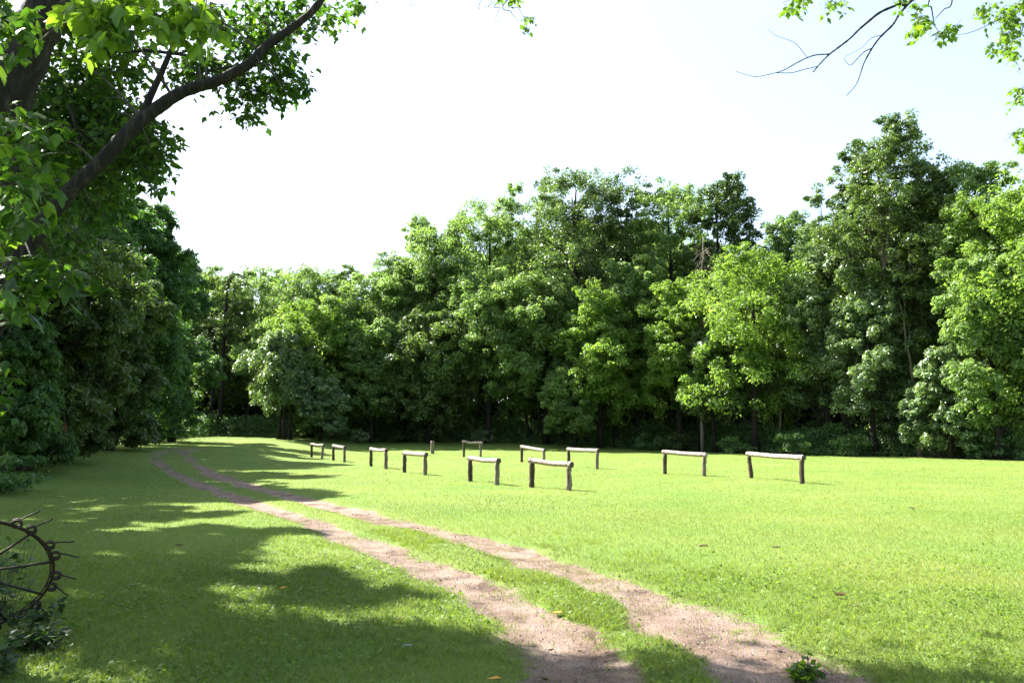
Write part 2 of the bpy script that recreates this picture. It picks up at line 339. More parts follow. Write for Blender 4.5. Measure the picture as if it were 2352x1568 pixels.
for (N, y0, y1, h0, w0, parts) in ((190000, 4.2, 9, .048, .0045, 2), (220000, 9, 17, .044, .007, 1), (220000, 17, 32, .040, .012, 1), (190000, 32, 66, .04, .022, 1)):
    x, y = scatter(int(N*1.5), y0*.75, y1*1.25); fade = ss(y0*.76, y0*1.3, y) if y0 > 5 else (y > 4.2)*1.; fade = fade*(1-ss(y1*.76, y1*1.3, y) if y1 < 60 else 1); kf = rng.random(len(x)) < fade; x, y = x[kf], y[kf]; N = len(x); t = tm_lookup(x, y)
    keep = rng.random(N) > np.clip(t*1.45-.08+(fbm(x*6, y*6, 2)-.5)*1.9*(t > .05), 0, .95)
    x, y, t = x[keep], y[keep], t[keep]; n_ = len(x)
    left = ss(0, -2.5, x)*ss(14, 7, y)
    hh = h0*(.55+.75*rng.random(n_))*(1+.9*fbm(x*.8, y*.8, 2)*ss(.02, .3, t)*ss(12, 6, y)+.25*left)*(1-.35*ss(.3, .8, t))
    tn = np.clip(.18+.5*rng.random(n_)+1.0*(fbm(x*.4, y*.4, 4)-.5)+.2*ss(-3, 9, x)-.12*left+.25*(rng.random(n_) > .95), 0, 1)
    wd = w0*(.7+.7*rng.random(n_))
    addb(blades(x, y, hh, wd, .9, tn, parts=parts))
o = mesh_obj('grass', np.vstack(GV), [np.vstack(GQ), np.vstack(GT)], M['grass'], None, {'tint': np.concatenate(GA)})
tag(o, 'short bright green lawn grass covering the field', 'grass', None, 'stuff')
# long tufts on the strip between the tracks and along their edges
cl = []; 
for k in range(3800):
    yy = 4.6+rng.random()**1.3*9; s = rng.random()
    xl = np.interp(yy, TL[:, 1], TL[:, 0]); xr = np.interp(yy, TR[:, 1], TR[:, 0])
    xx = xl+(xr-xl)*(.28+.5*s) if rng.random() < .6 else (xr+.55+rng.random()*1.3 if rng.random() < .65 else xl-.5-rng.random()*.9)
    if tm_lookup(np.array([xx]), np.array([yy]))[0] < .45 and fbm(xx*1.1, yy*1.1+20, 2) > .42: cl.append((xx, yy))
cl = np.array(cl); rep = 9; x = np.repeat(cl[:, 0], rep)+rng.normal(0, .03, len(cl)*rep); y = np.repeat(cl[:, 1], rep)+rng.normal(0, .03, len(cl)*rep)
V, fs, a = blades(x, y, .035+.06*rng.random(len(x)), .004+.004*rng.random(len(x)), 1.1, np.clip(.3+.5*rng.random(len(x)), 0, 1))
tag(mesh_obj('long_grass', V, fs, M['grass'], None, {'tint': a}), 'taller grass tufts along the wheel tracks', 'grass', None, 'stuff')
# dry stalks on the bare tracks
x, y = scatter(170000, 4.2, 17, 0, .66); t = tm_lookup(x, y); kp = (t > .10) & (t < .995) & (fbm(x*1.8+3, y*1.8, 3) > .45) & (rng.random(len(x)) < .75); x, y = x[kp], y[kp]
V, fs, a = blades(x, y, .025+.05*rng.random(len(x)), np.full(len(x), .004), 1.4, rng.random(len(x)), parts=1)
tag(mesh_obj('dry_grass', V, fs, M['dry_grass'], None, {'tint': a}), 'thin dry stalks growing on the gravel tracks', 'grass', None, 'stuff')

def leaf_quads(P, Nn, Ax, L, W):
    Ax = Ax-Nn*np.sum(Ax*Nn, 1, keepdims=True); Ax /= np.linalg.norm(Ax, axis=1, keepdims=True)+1e-9
    Sd = np.cross(Nn, Ax); L = L[:, None]; W = W[:, None]
    V = np.stack([P-Ax*L*.5, P+Sd*W*.5-Nn*W*.08, P+Ax*L*.5, P-Sd*W*.5-Nn*W*.08], 1).reshape(-1, 3)
    k = np.arange(len(P))[:, None]*4
    return V, k+np.array([[0, 1, 2, 3]])
def unit(a): return a/(np.linalg.norm(a, axis=-1, keepdims=True)+1e-9)

# clover and broad-leaved weeds in the lawn
x, y = scatter(30000, 4.2, 13, .5); t = tm_lookup(x, y); kp = (t < .4) & (fbm(x*.9+30, y*.9, 3)*.6+.4*rng.random(len(x))+.12*ss(0, -2, x)+.12*ss(.0, .2, t) > .60) & (rng.random(len(x)) < ss(13, 6.5, y)*.9); x, y = x[kp], y[kp]
x = np.repeat(x, 3)+rng.normal(0, .1, len(x)*3); y = np.repeat(y, 3)+rng.normal(0, .1, len(y)*3); n_ = len(x)
z = z_lookup(x, y)+.02+.035*rng.random(n_)
Nn = unit(np.stack([rng.normal(0, .5, n_), rng.normal(0, .5, n_), np.ones(n_)], 1)); Ax = rng.normal(0, 1, (n_, 3)); s = .016+.022*rng.random(n_)
V, f = leaf_quads(np.stack([x, y, z], 1), Nn, Ax, s*1.3, s)
tag(mesh_obj('clover', V, f, M['clover'], None, {'tint': np.repeat(.2+.8*rng.random(n_), 4)}), 'small broad clover leaves in the lawn', 'clover', None, 'stuff')
# gravel on the tracks
x, y = scatter(110000, 4.2, 16, 0, .66); t = tm_lookup(x, y); kp = (t > .35) & (rng.random(len(x)) < .25+.75*ss(.45, .6, fbm(x*3, y*3, 2))); x, y = x[kp], y[kp]; n_ = len(x); z = z_lookup(x, y)
s = .004+.012*rng.random(n_)**2.5
oc = np.array([[1, 0, 0], [0, 1, 0], [-1, 0, 0], [0, -1, 0], [0, 0, .7], [0, 0, -.5]]); jit = .6+.8*rng.random((n_, 6, 1))
V = (np.stack([x, y, z], 1)[:, None]+oc[None]*jit*s[:, None, None]).reshape(-1, 3); k = np.arange(n_)[:, None, None]*6
f = (k+np.array([[0, 1, 4], [1, 2, 4], [2, 3, 4], [3, 0, 4], [1, 0, 5], [2, 1, 5], [3, 2, 5], [0, 3, 5]])[None]).reshape(-1, 3)
tag(mesh_obj('gravel', V, f, M['pebble']), 'pale pinkish gravel on the wheel tracks', 'gravel', None, 'stuff')

# dark crumbs of soil, bark and dead leaf on the tracks
x, y = scatter(24000, 4.2, 18, 0, .66); t = tm_lookup(x, y); kp = (t > .15) & (fbm(x*1.4+60, y*1.4, 3) > .47) & (rng.random(len(x)) < .5); x, y = x[kp], y[kp]; n_ = len(x)
s = .008+.022*rng.random(n_)**3; z = z_lookup(x, y)+.006+s*.2
V, f = leaf_quads(np.stack([x, y, z], 1), unit(np.stack([rng.normal(0, .5, n_), rng.normal(0, .5, n_), np.ones(n_)], 1)), rng.normal(0, 1, (n_, 3)), s*1.8, s)
tag(mesh_obj('leaf_litter', V, f, M['leaf_brown']), 'dark crumbs of dead leaf and soil on the tracks', 'litter', None, 'stuff')

# ------------------------------------------------------------------ trees
def clump_leaves(rg, C, Rd, nleaf, size, droop=.35, up=.5, shell=.3):
    """leaves round many clump centres C (m,3) with radii Rd (m,3)"""
    m_ = len(C); idx = np.repeat(np.arange(m_), nleaf); n_ = len(idx)
    d = unit(rg.normal(0, 1, (n_, 3))+np.array([0, 0, .35])); r = shell+(1-shell)*rg.random(n_)**.6
    P = C[idx]+d*Rd[idx]*r[:, None]
    Nn = unit(d*.7+np.array([0, 0, up])+rg.normal(0, .55, (n_, 3)))
    Ax = d*np.array([1, 1, .3])+np.array([0, 0, -droop])+rg.normal(0, .5, (n_, 3))
    s = size*(.45+1.1*rg.random(n_))
    V, f = leaf_quads(P, Nn, Ax, s*1.35, s*.62)
    ct = rg.normal(.5, .14, m_)[idx]
    return V, f, np.repeat(np.clip(ct+rg.normal(0, .13, n_), 0, 1), 4)

def crown_points(rg, H, Wd, cb, nb, top_sharp=1.0, low_front=0.):
    """bough ellipsoids, then sub-clumps on them. returns boughs (centre,radius) and subs"""
    B = []
    for k in range(nb):
        t = (k+.5)/nb; t = t**.85
        env = math.sin(math.pi*min(1, (.16+.84*t))**1.15)**.75 if t < .97 else .25
        env = max(.3, 1-(abs(t-.42)/(.80 if t > .42 else .62))**2.8)
        a = k*2.399+rg.random()*1.0
        br = Wd*(.17+.09*rg.random())*(1-.12*t)
        rr = max(0, Wd*.5*env-br*.75)*(.42+.68*rg.random())
        z_j = rg.random()*.06
        z = H*cb+(H*(1-cb)*(1-z_j)-br*.8)*t
        B.append((np.array([math.cos(a)*rr, math.sin(a)*rr, z]), br))
    return B
def make_tree(name, base, H, Wd, mat, label, seed, cb=.3, nb=16, leaf=.26, per=100, sub=29, sk=.84, trunk_r=None, lean=(0, 0), bark='bark_dark', group=None, droop=.35, cat='tree', link_sub=True, flat=1., forks=1, low=0):
    rg = np.random.default_rng(seed)
    root = empty(name, base, label, cat, group)
    tr = trunk_r or H*.011+.05
    B = crown_points(rg, H, Wd, cb, nb)
    ln = np.array([lean[0], lean[1], 0.])
    Cs, Rs = [], []; mb = MB()
    hh = np.linspace(0, 1, 9); ctr = np.stack([rg.normal(0, .012, 9).cumsum()*H*.35, rg.normal(0, .012, 9).cumsum()*H*.35, hh*H*.88], 1)+ln*hh[:, None]**1.5
    ctr[0] = (0, 0, -.25)
    rad = tr*(1-.86*hh)+.02; rad[0] *= 1.5
    mb.tube(ctr, rad, 10, wob=.12, rng=rg)
    for (c, br) in B:
        c = c+ln*(c[2]/H)**1.5
        m_ = sub; d = unit(rg.normal(0, 1, (m_, 3))+np.array([0, 0, .25])); q = c+d*br*np.array([1, 1, .8])*(.45+.6*rg.random(m_))[:, None]
        q = q[q[:, 2] > .4+low]
        Cs.append(q); s_ = br*sk*(.17+.22*rg.random(len(q))**1.3); fl = flat*(.6+.8*rg.random(len(q))); Rs.append(np.stack([s_*(1+.5*rg.random(len(q))), s_*(1+.5*rg.random(len(q))), s_*fl], 1))
        zt = max(.12*H, c[2]-br*.9-.1*H); k = zt/(H*.88)*8; i0 = int(min(7, k)); p0 = ctr[i0]+(ctr[i0+1]-ctr[i0])*(k-i0)
        mid = p0*.5+c*.5+np.array([0, 0, -.03*H*rg.random()]); l = spline([p0, mid, c], 7); r0 = max(.03, tr*.42*(1-zt/H))
        mb.tube(l, np.linspace(r0, r0*.3, 7), 6, cap=False)
        if link_sub:
            for qq in q[:7]: mb.tube(spline([l[4], (l[4]+qq)*.5+np.array([0, 0, .1]), qq], 4), [r0*.3, r0*.22, r0*.15, .012], 4, cap=False)
    C = np.vstack(Cs); Rd = np.vstack(Rs)
    V, f, a = clump_leaves(rg, C, Rd, per, leaf, droop)
    mb.build('trunk', M[bark], root)
    mesh_obj('crown', V, f, M[mat], root, {'tint': a})
    return root

EDGE = 'tall trees at the edge of the wood'
# (pixel x, depth, top pixel y, crown width m, material, crown base fraction, label, extras)
def top_h(px, d, ty):
    p = at(px, ty, d); return p[2]-float(terrain(p[0], d))
T = [
 # background skyline, left to right
 (455, 90, 596, 8.0, 'leaf_walnut', .34, 'slim tree with a rounded top, first beyond the dark left hand trees', {}),
 (515, 84, 588, 6.5, 'leaf_dark', .42, 'dark forked tree with bare upright trunk and sky showing through its top', {'sub': 9, 'trunk_r': .3}),
 (592, 90, 596, 7.5, 'leaf_walnut', .25, 'mid green tree just right of the dark forked tree', {}),
 (672, 84, 588, 9.5, 'leaf_walnut', .30, 'broad pale green tree with a domed top behind the silvery drooping tree', {'nb': 20}),
 (778, 88, 594, 6.5, 'leaf_walnut', .3, 'narrow tree with two small tufts on top right of the domed tree', {}),
 (715, 77, 672, 7.5, 'leaf_yellow', .32, 'yellow green lower tree in front of the domed tree', {}),
 (860, 84, 596, 8.0, 'leaf_walnut', .28, 'pale tree below the dip in the skyline, left of the rising canopy', {}),
 (855, 76, 720, 5.5, 'leaf_walnut', .3, 'short bright tree crown over the second rail from the left', {}),
 (925, 84, 540, 8.5, 'leaf_walnut', .25, 'tree where the skyline starts to climb towards the middle', {}),
 (1000, 82, 468, 8.5, 'leaf_walnut', .25, 'tall rounded tree left of the highest middle trees', {'nb': 20}),
 (985, 76, 690, 7.0, 'leaf_dark', .12, 'dark low branching tree with glossy leaves above the small stump post', {}),
 (1120, 82, 430, 10, 'leaf_walnut', .3, 'wide feathery tree left of the tallest middle tree', {'nb': 20}),
 (1120, 76, 590, 8.0, 'leaf_walnut', .28, 'layered tree with drooping boughs in front of the feathery tree', {}),
 (1225, 84, 385, 8.0, 'leaf_walnut', .35, 'pale tree with thin branches against the sky beside the tallest middle tree', {'sub': 10}),
 (1335, 79, 358, 11, 'leaf_dark', .38, 'tallest dark crowned tree in the middle of the skyline', {'nb': 20}),
 (1255, 75, 610, 8.0, 'leaf_walnut', .3, 'green tree below and left of the tallest middle tree', {}),
 (1378, 71, 650, 7.5, 'leaf_yellow', .30, 'yellow green tree with rounded tufts above the paired middle rails', {'nb': 18}),
 (1445, 78, 398, 7.0, 'leaf_dark', .4, 'open topped tree with sky gaps right of the tallest middle tree', {'sub': 9}),
 (1545, 77, 396, 9.5, 'leaf_walnut', .3, 'broad bright tree with a flat dome right of the middle gap', {'nb': 20}),
 (1468, 73, 560, 6.5, 'leaf_walnut', .3, 'bright tree below the sky gap right of the middle', {}),
 (1672, 74, 378, 6.6, 'leaf_dark', .35, 'ragged tree with horned top standing above its neighbours', {}),
 (1562, 68, 615, 7.0, 'leaf_yellow', .3, 'round fresh green tree beside the bare grey dead stem', {}),
 (1735, 63, 530, 10.2, 'leaf_yellow', .24, 'brightest yellow green spreading tree right of the dead grey stem', {'nb': 13, 'per': 130}),
 (1820, 70, 468, 7.0, 'leaf_walnut', .3, 'light tufted tree in the low gap of the skyline', {}),
 (1905, 62, 520, 7.0, 'leaf_silver', .25, 'tree with silvery leaves left of the tall right hand tree', {}),
 (2050, 58, 272, 8.0, 'leaf_dark', .46, 'tallest tree on the right with a dark dome above a pale trunk', {'nb': 24, 'bark': 'bark_pale', 'trunk_r': .26}),
 (1945, 60, 400, 6.0, 'leaf_silver', .40, 'thin grey green tree leaning against the tall right hand tree', {'sub': 9}),
 (2175, 56, 400, 6.5, 'leaf_dark', .25, 'dark tree in the notch right of the tallest right hand tree', {}),
 (2275, 54, 345, 7.5, 'leaf_walnut', .22, 'tree with a fresh crown near the right edge', {'nb': 20}),
 (2390, 49, 350, 8.5, 'leaf_yellow', .18, 'large yellow green tree cut by the right edge of the picture', {'nb': 22}),
 (2290, 49, 560, 6.0, 'leaf_walnut', .22, 'lower green tree in front at the right edge', {}),
 (2180, 51, 780, 4.4, 'leaf_silver', .10, 'small silvery leaved tree over the brush on the right', {'cat': 'tree'}),
 (2010, 57, 640, 5.5, 'leaf_silver', .30, 'silvery tree hanging in front of the tall right hand trunk', {}),
 (1640, 66, 740, 5.0, 'leaf_silver', .35, 'small pale tree drooping under the brightest spreading tree', {}),
 (640, 73, 745, 5.2, 'leaf_silver', .36, 'silvery drooping tree with weeping boughs by the two thin trunks', {'droop': 1.1, 'nb': 17, 'per': 85, 'sub': 24, 'flat': 1.4}),
 (735, 73, 860, 4.2, 'leaf_silver', .25, 'small dull tree leaning out right of the silvery drooping tree', {'droop': .8}),
 (1320, 70, 830, 4.2, 'leaf_walnut', .3, 'small tree with spreading lower boughs behind the far middle rail', {}),
]
for k, (px, d, ty, wd, mt, cb, lab, ex) in enumerate(T):
    b_ = px_at_depth(px, d); H = top_h(px, d, ty)
    kw = dict(ex); kw.setdefault('nb', 19)
    make_tree('woodland_tree', b_, H, wd*(1.38 if px < 1500 else 1.26), mt, lab, 100+k, cb=max(.1, cb-.08), group=EDGE, leaf=(.18 if d > 70 else .165), **kw)
# left hand dark trees
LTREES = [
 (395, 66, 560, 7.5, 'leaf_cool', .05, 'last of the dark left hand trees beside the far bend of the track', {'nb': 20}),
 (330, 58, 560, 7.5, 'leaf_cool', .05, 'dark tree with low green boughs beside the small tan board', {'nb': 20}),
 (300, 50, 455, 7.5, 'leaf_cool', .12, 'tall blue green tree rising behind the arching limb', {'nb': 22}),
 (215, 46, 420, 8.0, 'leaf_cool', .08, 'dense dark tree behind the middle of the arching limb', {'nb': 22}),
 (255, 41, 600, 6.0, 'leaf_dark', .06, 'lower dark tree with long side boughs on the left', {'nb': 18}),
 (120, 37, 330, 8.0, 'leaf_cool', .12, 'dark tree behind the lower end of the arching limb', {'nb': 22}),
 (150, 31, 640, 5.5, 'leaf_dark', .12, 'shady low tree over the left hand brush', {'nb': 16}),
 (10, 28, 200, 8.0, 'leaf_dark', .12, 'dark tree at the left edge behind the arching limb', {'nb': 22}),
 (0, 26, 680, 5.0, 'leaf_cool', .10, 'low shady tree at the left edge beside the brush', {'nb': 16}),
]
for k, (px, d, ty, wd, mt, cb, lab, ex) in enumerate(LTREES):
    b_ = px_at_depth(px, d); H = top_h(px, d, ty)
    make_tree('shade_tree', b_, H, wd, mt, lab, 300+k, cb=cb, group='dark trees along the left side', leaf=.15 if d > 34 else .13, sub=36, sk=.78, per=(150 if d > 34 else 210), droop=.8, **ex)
# shade trees of the same row outside the frame, whose shadows lie across the field
for k, (x, y, H, wd) in enumerate([(-17.5, 20, 16, 8), (-13.4, 14.4, 14, 7), (-16, 8.5, 14, 7), (-27, 36, 18, 9), (-24, 26, 18, 9), (-23, 17, 17, 9)]):
    make_tree('shade_tree', (x, y, float(terrain(x, y))), H, wd, 'leaf_dark', 'dark trees of the left hand row, only their shadows reach the field', 330+k, cb=.2, group='left hand trees beyond the picture edge', leaf=.34, per=38, nb=16, sub=13, link_sub=False)

# deeper rows: shared meshes
def copy_tree(root, loc, rz, sc):
    r = root.copy(); COL.objects.link(r); r.location = tuple(float(v) for v in loc); r.rotation_euler = (0, 0, rz); r.scale = (sc, sc, sc)
    for ch in root.children:
        c = ch.copy(); COL.objects.link(c); c.parent = r
    return r
rg = np.random.default_rng(77)
protos = []; spots = []
px = 380
while px < 2500:
    for row in (0, 1, 2):
        base_d = np.interp(px, [250, 500, 1000, 1300, 1600, 2000, 2352], [78, 92, 90, 86, 82, 67, 60])
        d = base_d+4+row*9+rg.random()*5
        spots.append((px+rg.random()*60-30, d))
    px += 82
for k, (px, d) in enumerate(spots):
    b_ = px_at_depth(px, d)
    sky_y = np.interp(px, [400, 870, 1000, 1300, 1600, 1720, 1830, 1950, 2080, 2200, 2352], [640, 640, 540, 440, 470, 560, 560, 470, 360, 460, 420])
    H = top_h(px, d, sky_y)*(.8+.12*rg.random())
    if len(protos) < 4:
        r = make_tree('inner_tree', b_, H, 9, ['leaf_walnut', 'leaf_dark', 'leaf_walnut', 'leaf_dark'][k % 4], 'tree deep in the wood, only its stem and leaf specks show between the front trees', 500+k, cb=[.25, .5, .35, .55][k % 4], group='trees deep inside the wood', leaf=.34, per=44, link_sub=False)
        protos.append((r, H))
    else:
        r0, H0 = protos[k % 4]; copy_tree(r0, b_, rg.random()*6.28, H/H0)

# slender trunks standing in the dark edge of the wood
for k, (px, d, wpx, lean, ty, bk) in enumerate([(655, 72.5, 9, .3, 800, 'bark_dark'), (668, 72.6, 6, -.3, 800, 'bark_dark'), (1218, 77, 7, -1.2, 860, 'bark_dark'), (1232, 77, 6, .9, 870, 'bark_dark'), (1292, 76, 9, .2, 850, 'bark_dark'),
    (1415, 73, 8, .3, 860, 'bark_dark'), (1505, 72, 6, .2, 820, 'bark_dark'), (1690, 66, 5, .6, 800, 'bark_dark'), (1770, 64, 5, -.3, 800, 'bark_dark'), (1790, 64.5, 5, .2, 790, 'bark_pale'), (1905, 62, 10, -2.2, 860, 'bark_dark'),
    (2112, 55, 9, -1.0, 640, 'bark_pale'), (440, 84, 7, .2, 800, 'bark_dark'), (560, 83, 6, 1.5, 800, 'bark_dark'), (480, 83.5, 9, .1, 700, 'bark_dark'), (930, 79, 6, .4, 850, 'bark_dark'), (1090, 78, 6, .8, 850, 'bark_dark'), (2030, 58, 4, .1, 640, 'bark_pale'), (1605, 68, 4, -.4, 830, 'bark_dark'), (1560, 70, 5, -.8, 850, 'bark_pale'), (345, 70, 6, .1, 880, 'bark_dark'), (300, 66, 5, .1, 880, 'bark_dark')]):
    b_ = px_at_depth(px, d); H = top_h(px, d, ty); r = wpx/2/F*d
    wd = 2.2
    side = ['left of', 'right of'][k % 2]
    labs = ['thicker of two thin trunks under the silvery drooping tree', 'thinner of two thin trunks under the silvery drooping tree', 'dark trunk leaning left behind the middle rails', 'dark trunk leaning right behind the middle rails', 'straight dark trunk behind the near middle rails', 'dark trunk below the yellow green middle tree', 'slim stem left of the second rail from the right', 'slim stem in the shade above the second rail from the right', 'slim stem left of the rightmost rail', 'slim pale stem above the rightmost rail', 'leaning dark trunk right of the rightmost rail', 'pale grey trunk climbing through the right hand trees', 'dark trunk beyond the bend of the track', 'dark stem slanting right beyond the track bend', 'tall straight dark trunk left of the silvery drooping tree', 'thin dark stem left of the small stump post', 'thin stem leaning right above the far middle rail', 'thin pale stem left of the pale grey trunk', 'thin dark stem above the second rail from the right', 'pale stem slanting left in the dark wood edge', 'dark stem right of the small tan board', 'thin dark stem just above the small tan board']
    make_tree('slender_tree', b_, H, wd, 'leaf_dark', labs[k], 700+k, cb=.72, nb=4, sub=6, per=30, leaf=.25, trunk_r=r*1.1, lean=(lean, 0), bark=bk, group='slender trunks at the wood edge')

# dead grey stem with vines
b_ = px_at_depth(1612, 66.5); root = empty('dead_tree', b_, 'bare grey dead stem hung with dry vines between two bright green trees', 'tree'); mb = MB(); rg = np.random.default_rng(4)
H = top_h(1612, 66.5, 545); mb.tube(spline([(0, 0, -.2), (.1, 0, H*.5), (.5, -.3, H)], 12), np.linspace(.16, .03, 12), 7)
for k in range(60):
    z0 = H*(.55+.4*rg.random()); a = rg.random()*6.28; L = .5+1.0*rg.random(); p = np.array([.1+.4*z0/H, -.2, z0])
    q = p+np.array([math.cos(a)*L*.7, math.sin(a)*L*.7-.5, .3-1.5*rg.random()]); mb.tube(spline([p, (p+q)/2+np.array([0, 0, .35]), q], 6), np.linspace(.03, .008, 6), 4, cap=False)
mb.build('trunk', M['bark_pale'], root)

# far wood that closes the view between the stems
rg = np.random.default_rng(9); n_ = 95000
pxs = rg.random(n_)*2500-60; dd = np.interp(pxs, [0, 300, 600, 1300, 1600, 2000, 2400], [60, 88, 112, 108, 104, 92, 84])+rg.random(n_)*14
base = np.stack([(pxs-CX)/F*dd, dd], 1); gz = terrain(base[:, 0], base[:, 1])
hmax = np.interp(pxs, [0, 870, 1000, 1300, 1600, 1720, 1830, 1950, 2200, 2400], [11, 14, 17, 22, 20, 15, 14, 16, 16, 16])*(.8+.4*fbm(pxs*.02, pxs*0+1, 3))
P = np.stack([base[:, 0], base[:, 1], gz+np.where(rg.random(n_) < .4, rg.random(n_)*5, rg.random(n_)*hmax)], 1)
V, f = leaf_quads(P, unit(rg.normal(0, 1, (n_, 3))+np.array([0, 0, .6])), rg.normal(0, 1, (n_, 3)), .7+.5*rg.random(n_), .45+.3*rg.random(n_))
tag(mesh_obj('far_wood', V, f, M['leaf_yellow'], None, {'tint': np.repeat(rg.random(n_), 4)}), 'far leafy depth of the wood seen through gaps between trunks', 'wood', None, 'stuff')  # bright yellow leaf colour stands in for sunlit specks behind the trunks

# undergrowth belt at the foot of the wood
edge_px = np.array([-60, 60, 200, 260, 330, 500, 700, 1000, 1300, 1600, 1850, 2050, 2200, 2420])
edge_d = np.array([24, 28, 38, 50, 62, 82, 79, 79, 75, 68, 59, 56, 52.5, 49.5])
n_ = 150000; pxs = rg.random(n_)*2480-60; d0 = np.interp(pxs, edge_px, edge_d)+.8*(fbm(pxs*.03, pxs*0, 3)-.5); dd = d0+rg.random(n_)**1.3*8
hh = (.9+2.3*fbm(pxs*.03+50, dd*.5, 4))*ss(-.2, 1.2, dd-d0)+.1
x = (pxs-CX)/F*dd; z = terrain(x, dd)+rg.random(n_)**.7*hh
V, f = leaf_quads(np.stack([x, dd, z], 1), unit(rg.normal(0, .7, (n_, 3))+np.array([0, -.2, .8])), rg.normal(0, 1, (n_, 3))-np.array([0, 0, .3]), .14+.12*rg.random(n_), .08+.05*rg.random(n_))
tag(mesh_obj('undergrowth', V, f, M['brush'], None, {'tint': np.repeat(np.clip(.4+rg.normal(0, .2, n_), 0, 1), 4)}), 'dark weedy undergrowth along the foot of the wood', 'undergrowth', None, 'stuff')
# leafy understorey between trunks
n_ = 30000; pxs = rg.random(n_)*2380-20; dd = np.interp(pxs, edge_px, edge_d)+3+rg.random(n_)*16; x = (pxs-CX)/F*dd
cn = fbm(x*.35+9, dd*.35, 3); z = terrain(x, dd)+.5+rg.random(n_)*7; kp = fbm(x*.5, z*.5+dd*.2, 3) > .46
P = np.stack([x, dd, z], 1)[kp]; n_ = len(P)
V, f = leaf_quads(P, unit(rg.normal(0, .8, (n_, 3))+np.array([0, 0, .6])), rg.normal(0, 1, (n_, 3)), .24+.16*rg.random(n_), .14+.08*rg.random(n_))
tag(mesh_obj('understorey', V, f, M['leaf_dark'], None, {'tint': np.repeat(rg.random(n_), 4)}), 'scattered sapling leaves among the shaded trunks', 'saplings', None, 'stuff')

# single shrubs along the edge
def make_shrub(base, H, Wd, mat, label, seed, leaf=.10, n_c=26, per=60, group='shrubs at the wood edge'):
    rg = np.random.default_rng(seed); root = empty('shrub', base, label, 'shrub', group)
    u = rg.random(n_c); a = rg.random(n_c)*6.28; zz = H*(.12+.75*rg.random(n_c)); rr = Wd*.5*np.sqrt(u)*np.sqrt(np.clip(1-(zz/H-.35)**2*1.6, .1, 1))
    C = np.stack([np.cos(a)*rr, np.sin(a)*rr, zz], 1); Rd = np.tile([Wd*.16, Wd*.16, H*.15], (n_c, 1))
    mb = MB()
    for c in C[:16]: mb.tube(spline([(c[0]*.15, c[1]*.15, -.08), c*np.array([.6, .6, .6]), c], 6), np.linspace(.022, .006, 6), 5, cap=False)
    mb.build('stems', M['twig'], root)
    V, f, t = clump_leaves(rg, C, Rd, per, leaf, .3, .6, .2); mesh_obj('foliage', V, f, M[mat], root, {'tint': t})
    return root
SH = [(828, 74.5, 34, 1.9, 'leaf_silver', 'pale silvery shrub behind the second rail from the left'), (165, 36, 55, 3.0, 'leaf_silver', 'bluish bush at the foot of the dark left hand trees'),
      (205, 40, 38, 2.2, 'leaf_cool', 'small dark bush right of the bluish bush on the left'), (1112, 76, 34, 2.6, 'leaf_silver', 'glossy shrub behind the farthest middle rail'),
      (700, 77, 22, 1.8, 'leaf_dark', 'low dark shrub behind the leftmost rail'), (1690, 62.5, 40, 2.6, 'brush', 'leafy shrub at the wood edge left of the rightmost rail'),
      (1820, 59.5, 52, 2.8, 'brush', 'taller leafy shrub behind the right end of the rightmost rail'), (1960, 57, 52, 3.2, 'brush', 'wide green shrub right of the rightmost rail'),
      (2150, 53, 120, 2.9, 'leaf_silver', 'tall pale leaved shrub under the right hand trees'), (2200, 51.5, 70, 2.0, 'leaf_dark', 'rounded grey brown shrub below the right hand trees'),
      (2260, 50, 60, 2.2, 'brush', 'green shrub beside the rounded grey brown shrub'), (2335, 48.5, 60, 2.6, 'brush', 'green shrub at the right edge below the yellow green tree'),
      (1490, 69, 40, 2.6, 'brush', 'shady shrub behind the gap between the right hand rails'), (1560, 68, 46, 2.4, 'leaf_dark', 'dark shrub above the second rail from the right'),
      (560, 82, 30, 2.5, 'leaf_dark', 'dark low shrub left of the leftmost rail'), (920, 78, 32, 2.8, 'leaf_dark', 'dark shrub behind the fourth rail from the left'),
      (60, 27, 90, 3.2, 'leaf_dark', 'shady brush at the left edge under the dark trees'), (110, 31, 80, 2.8, 'leaf_cool', 'dull brush left of the bluish bush'), (5, 21.5, 90, 2.6, 'leaf_cool', 'dark weeds against the left edge of the picture'),
      (440, 82, 26, 2.4, 'leaf_dark', 'dark low shrub beyond the bend of the track'), (355, 77, 26, 2.2, 'leaf_dark', 'dark low shrub right of the tan board')]
for k, (px, d, hp, wd, mt, lab) in enumerate(SH):
    make_shrub(px_at_depth(px, d), hp/F*d, wd, mt, lab, 900+k, leaf=.13 if d > 45 else .11)

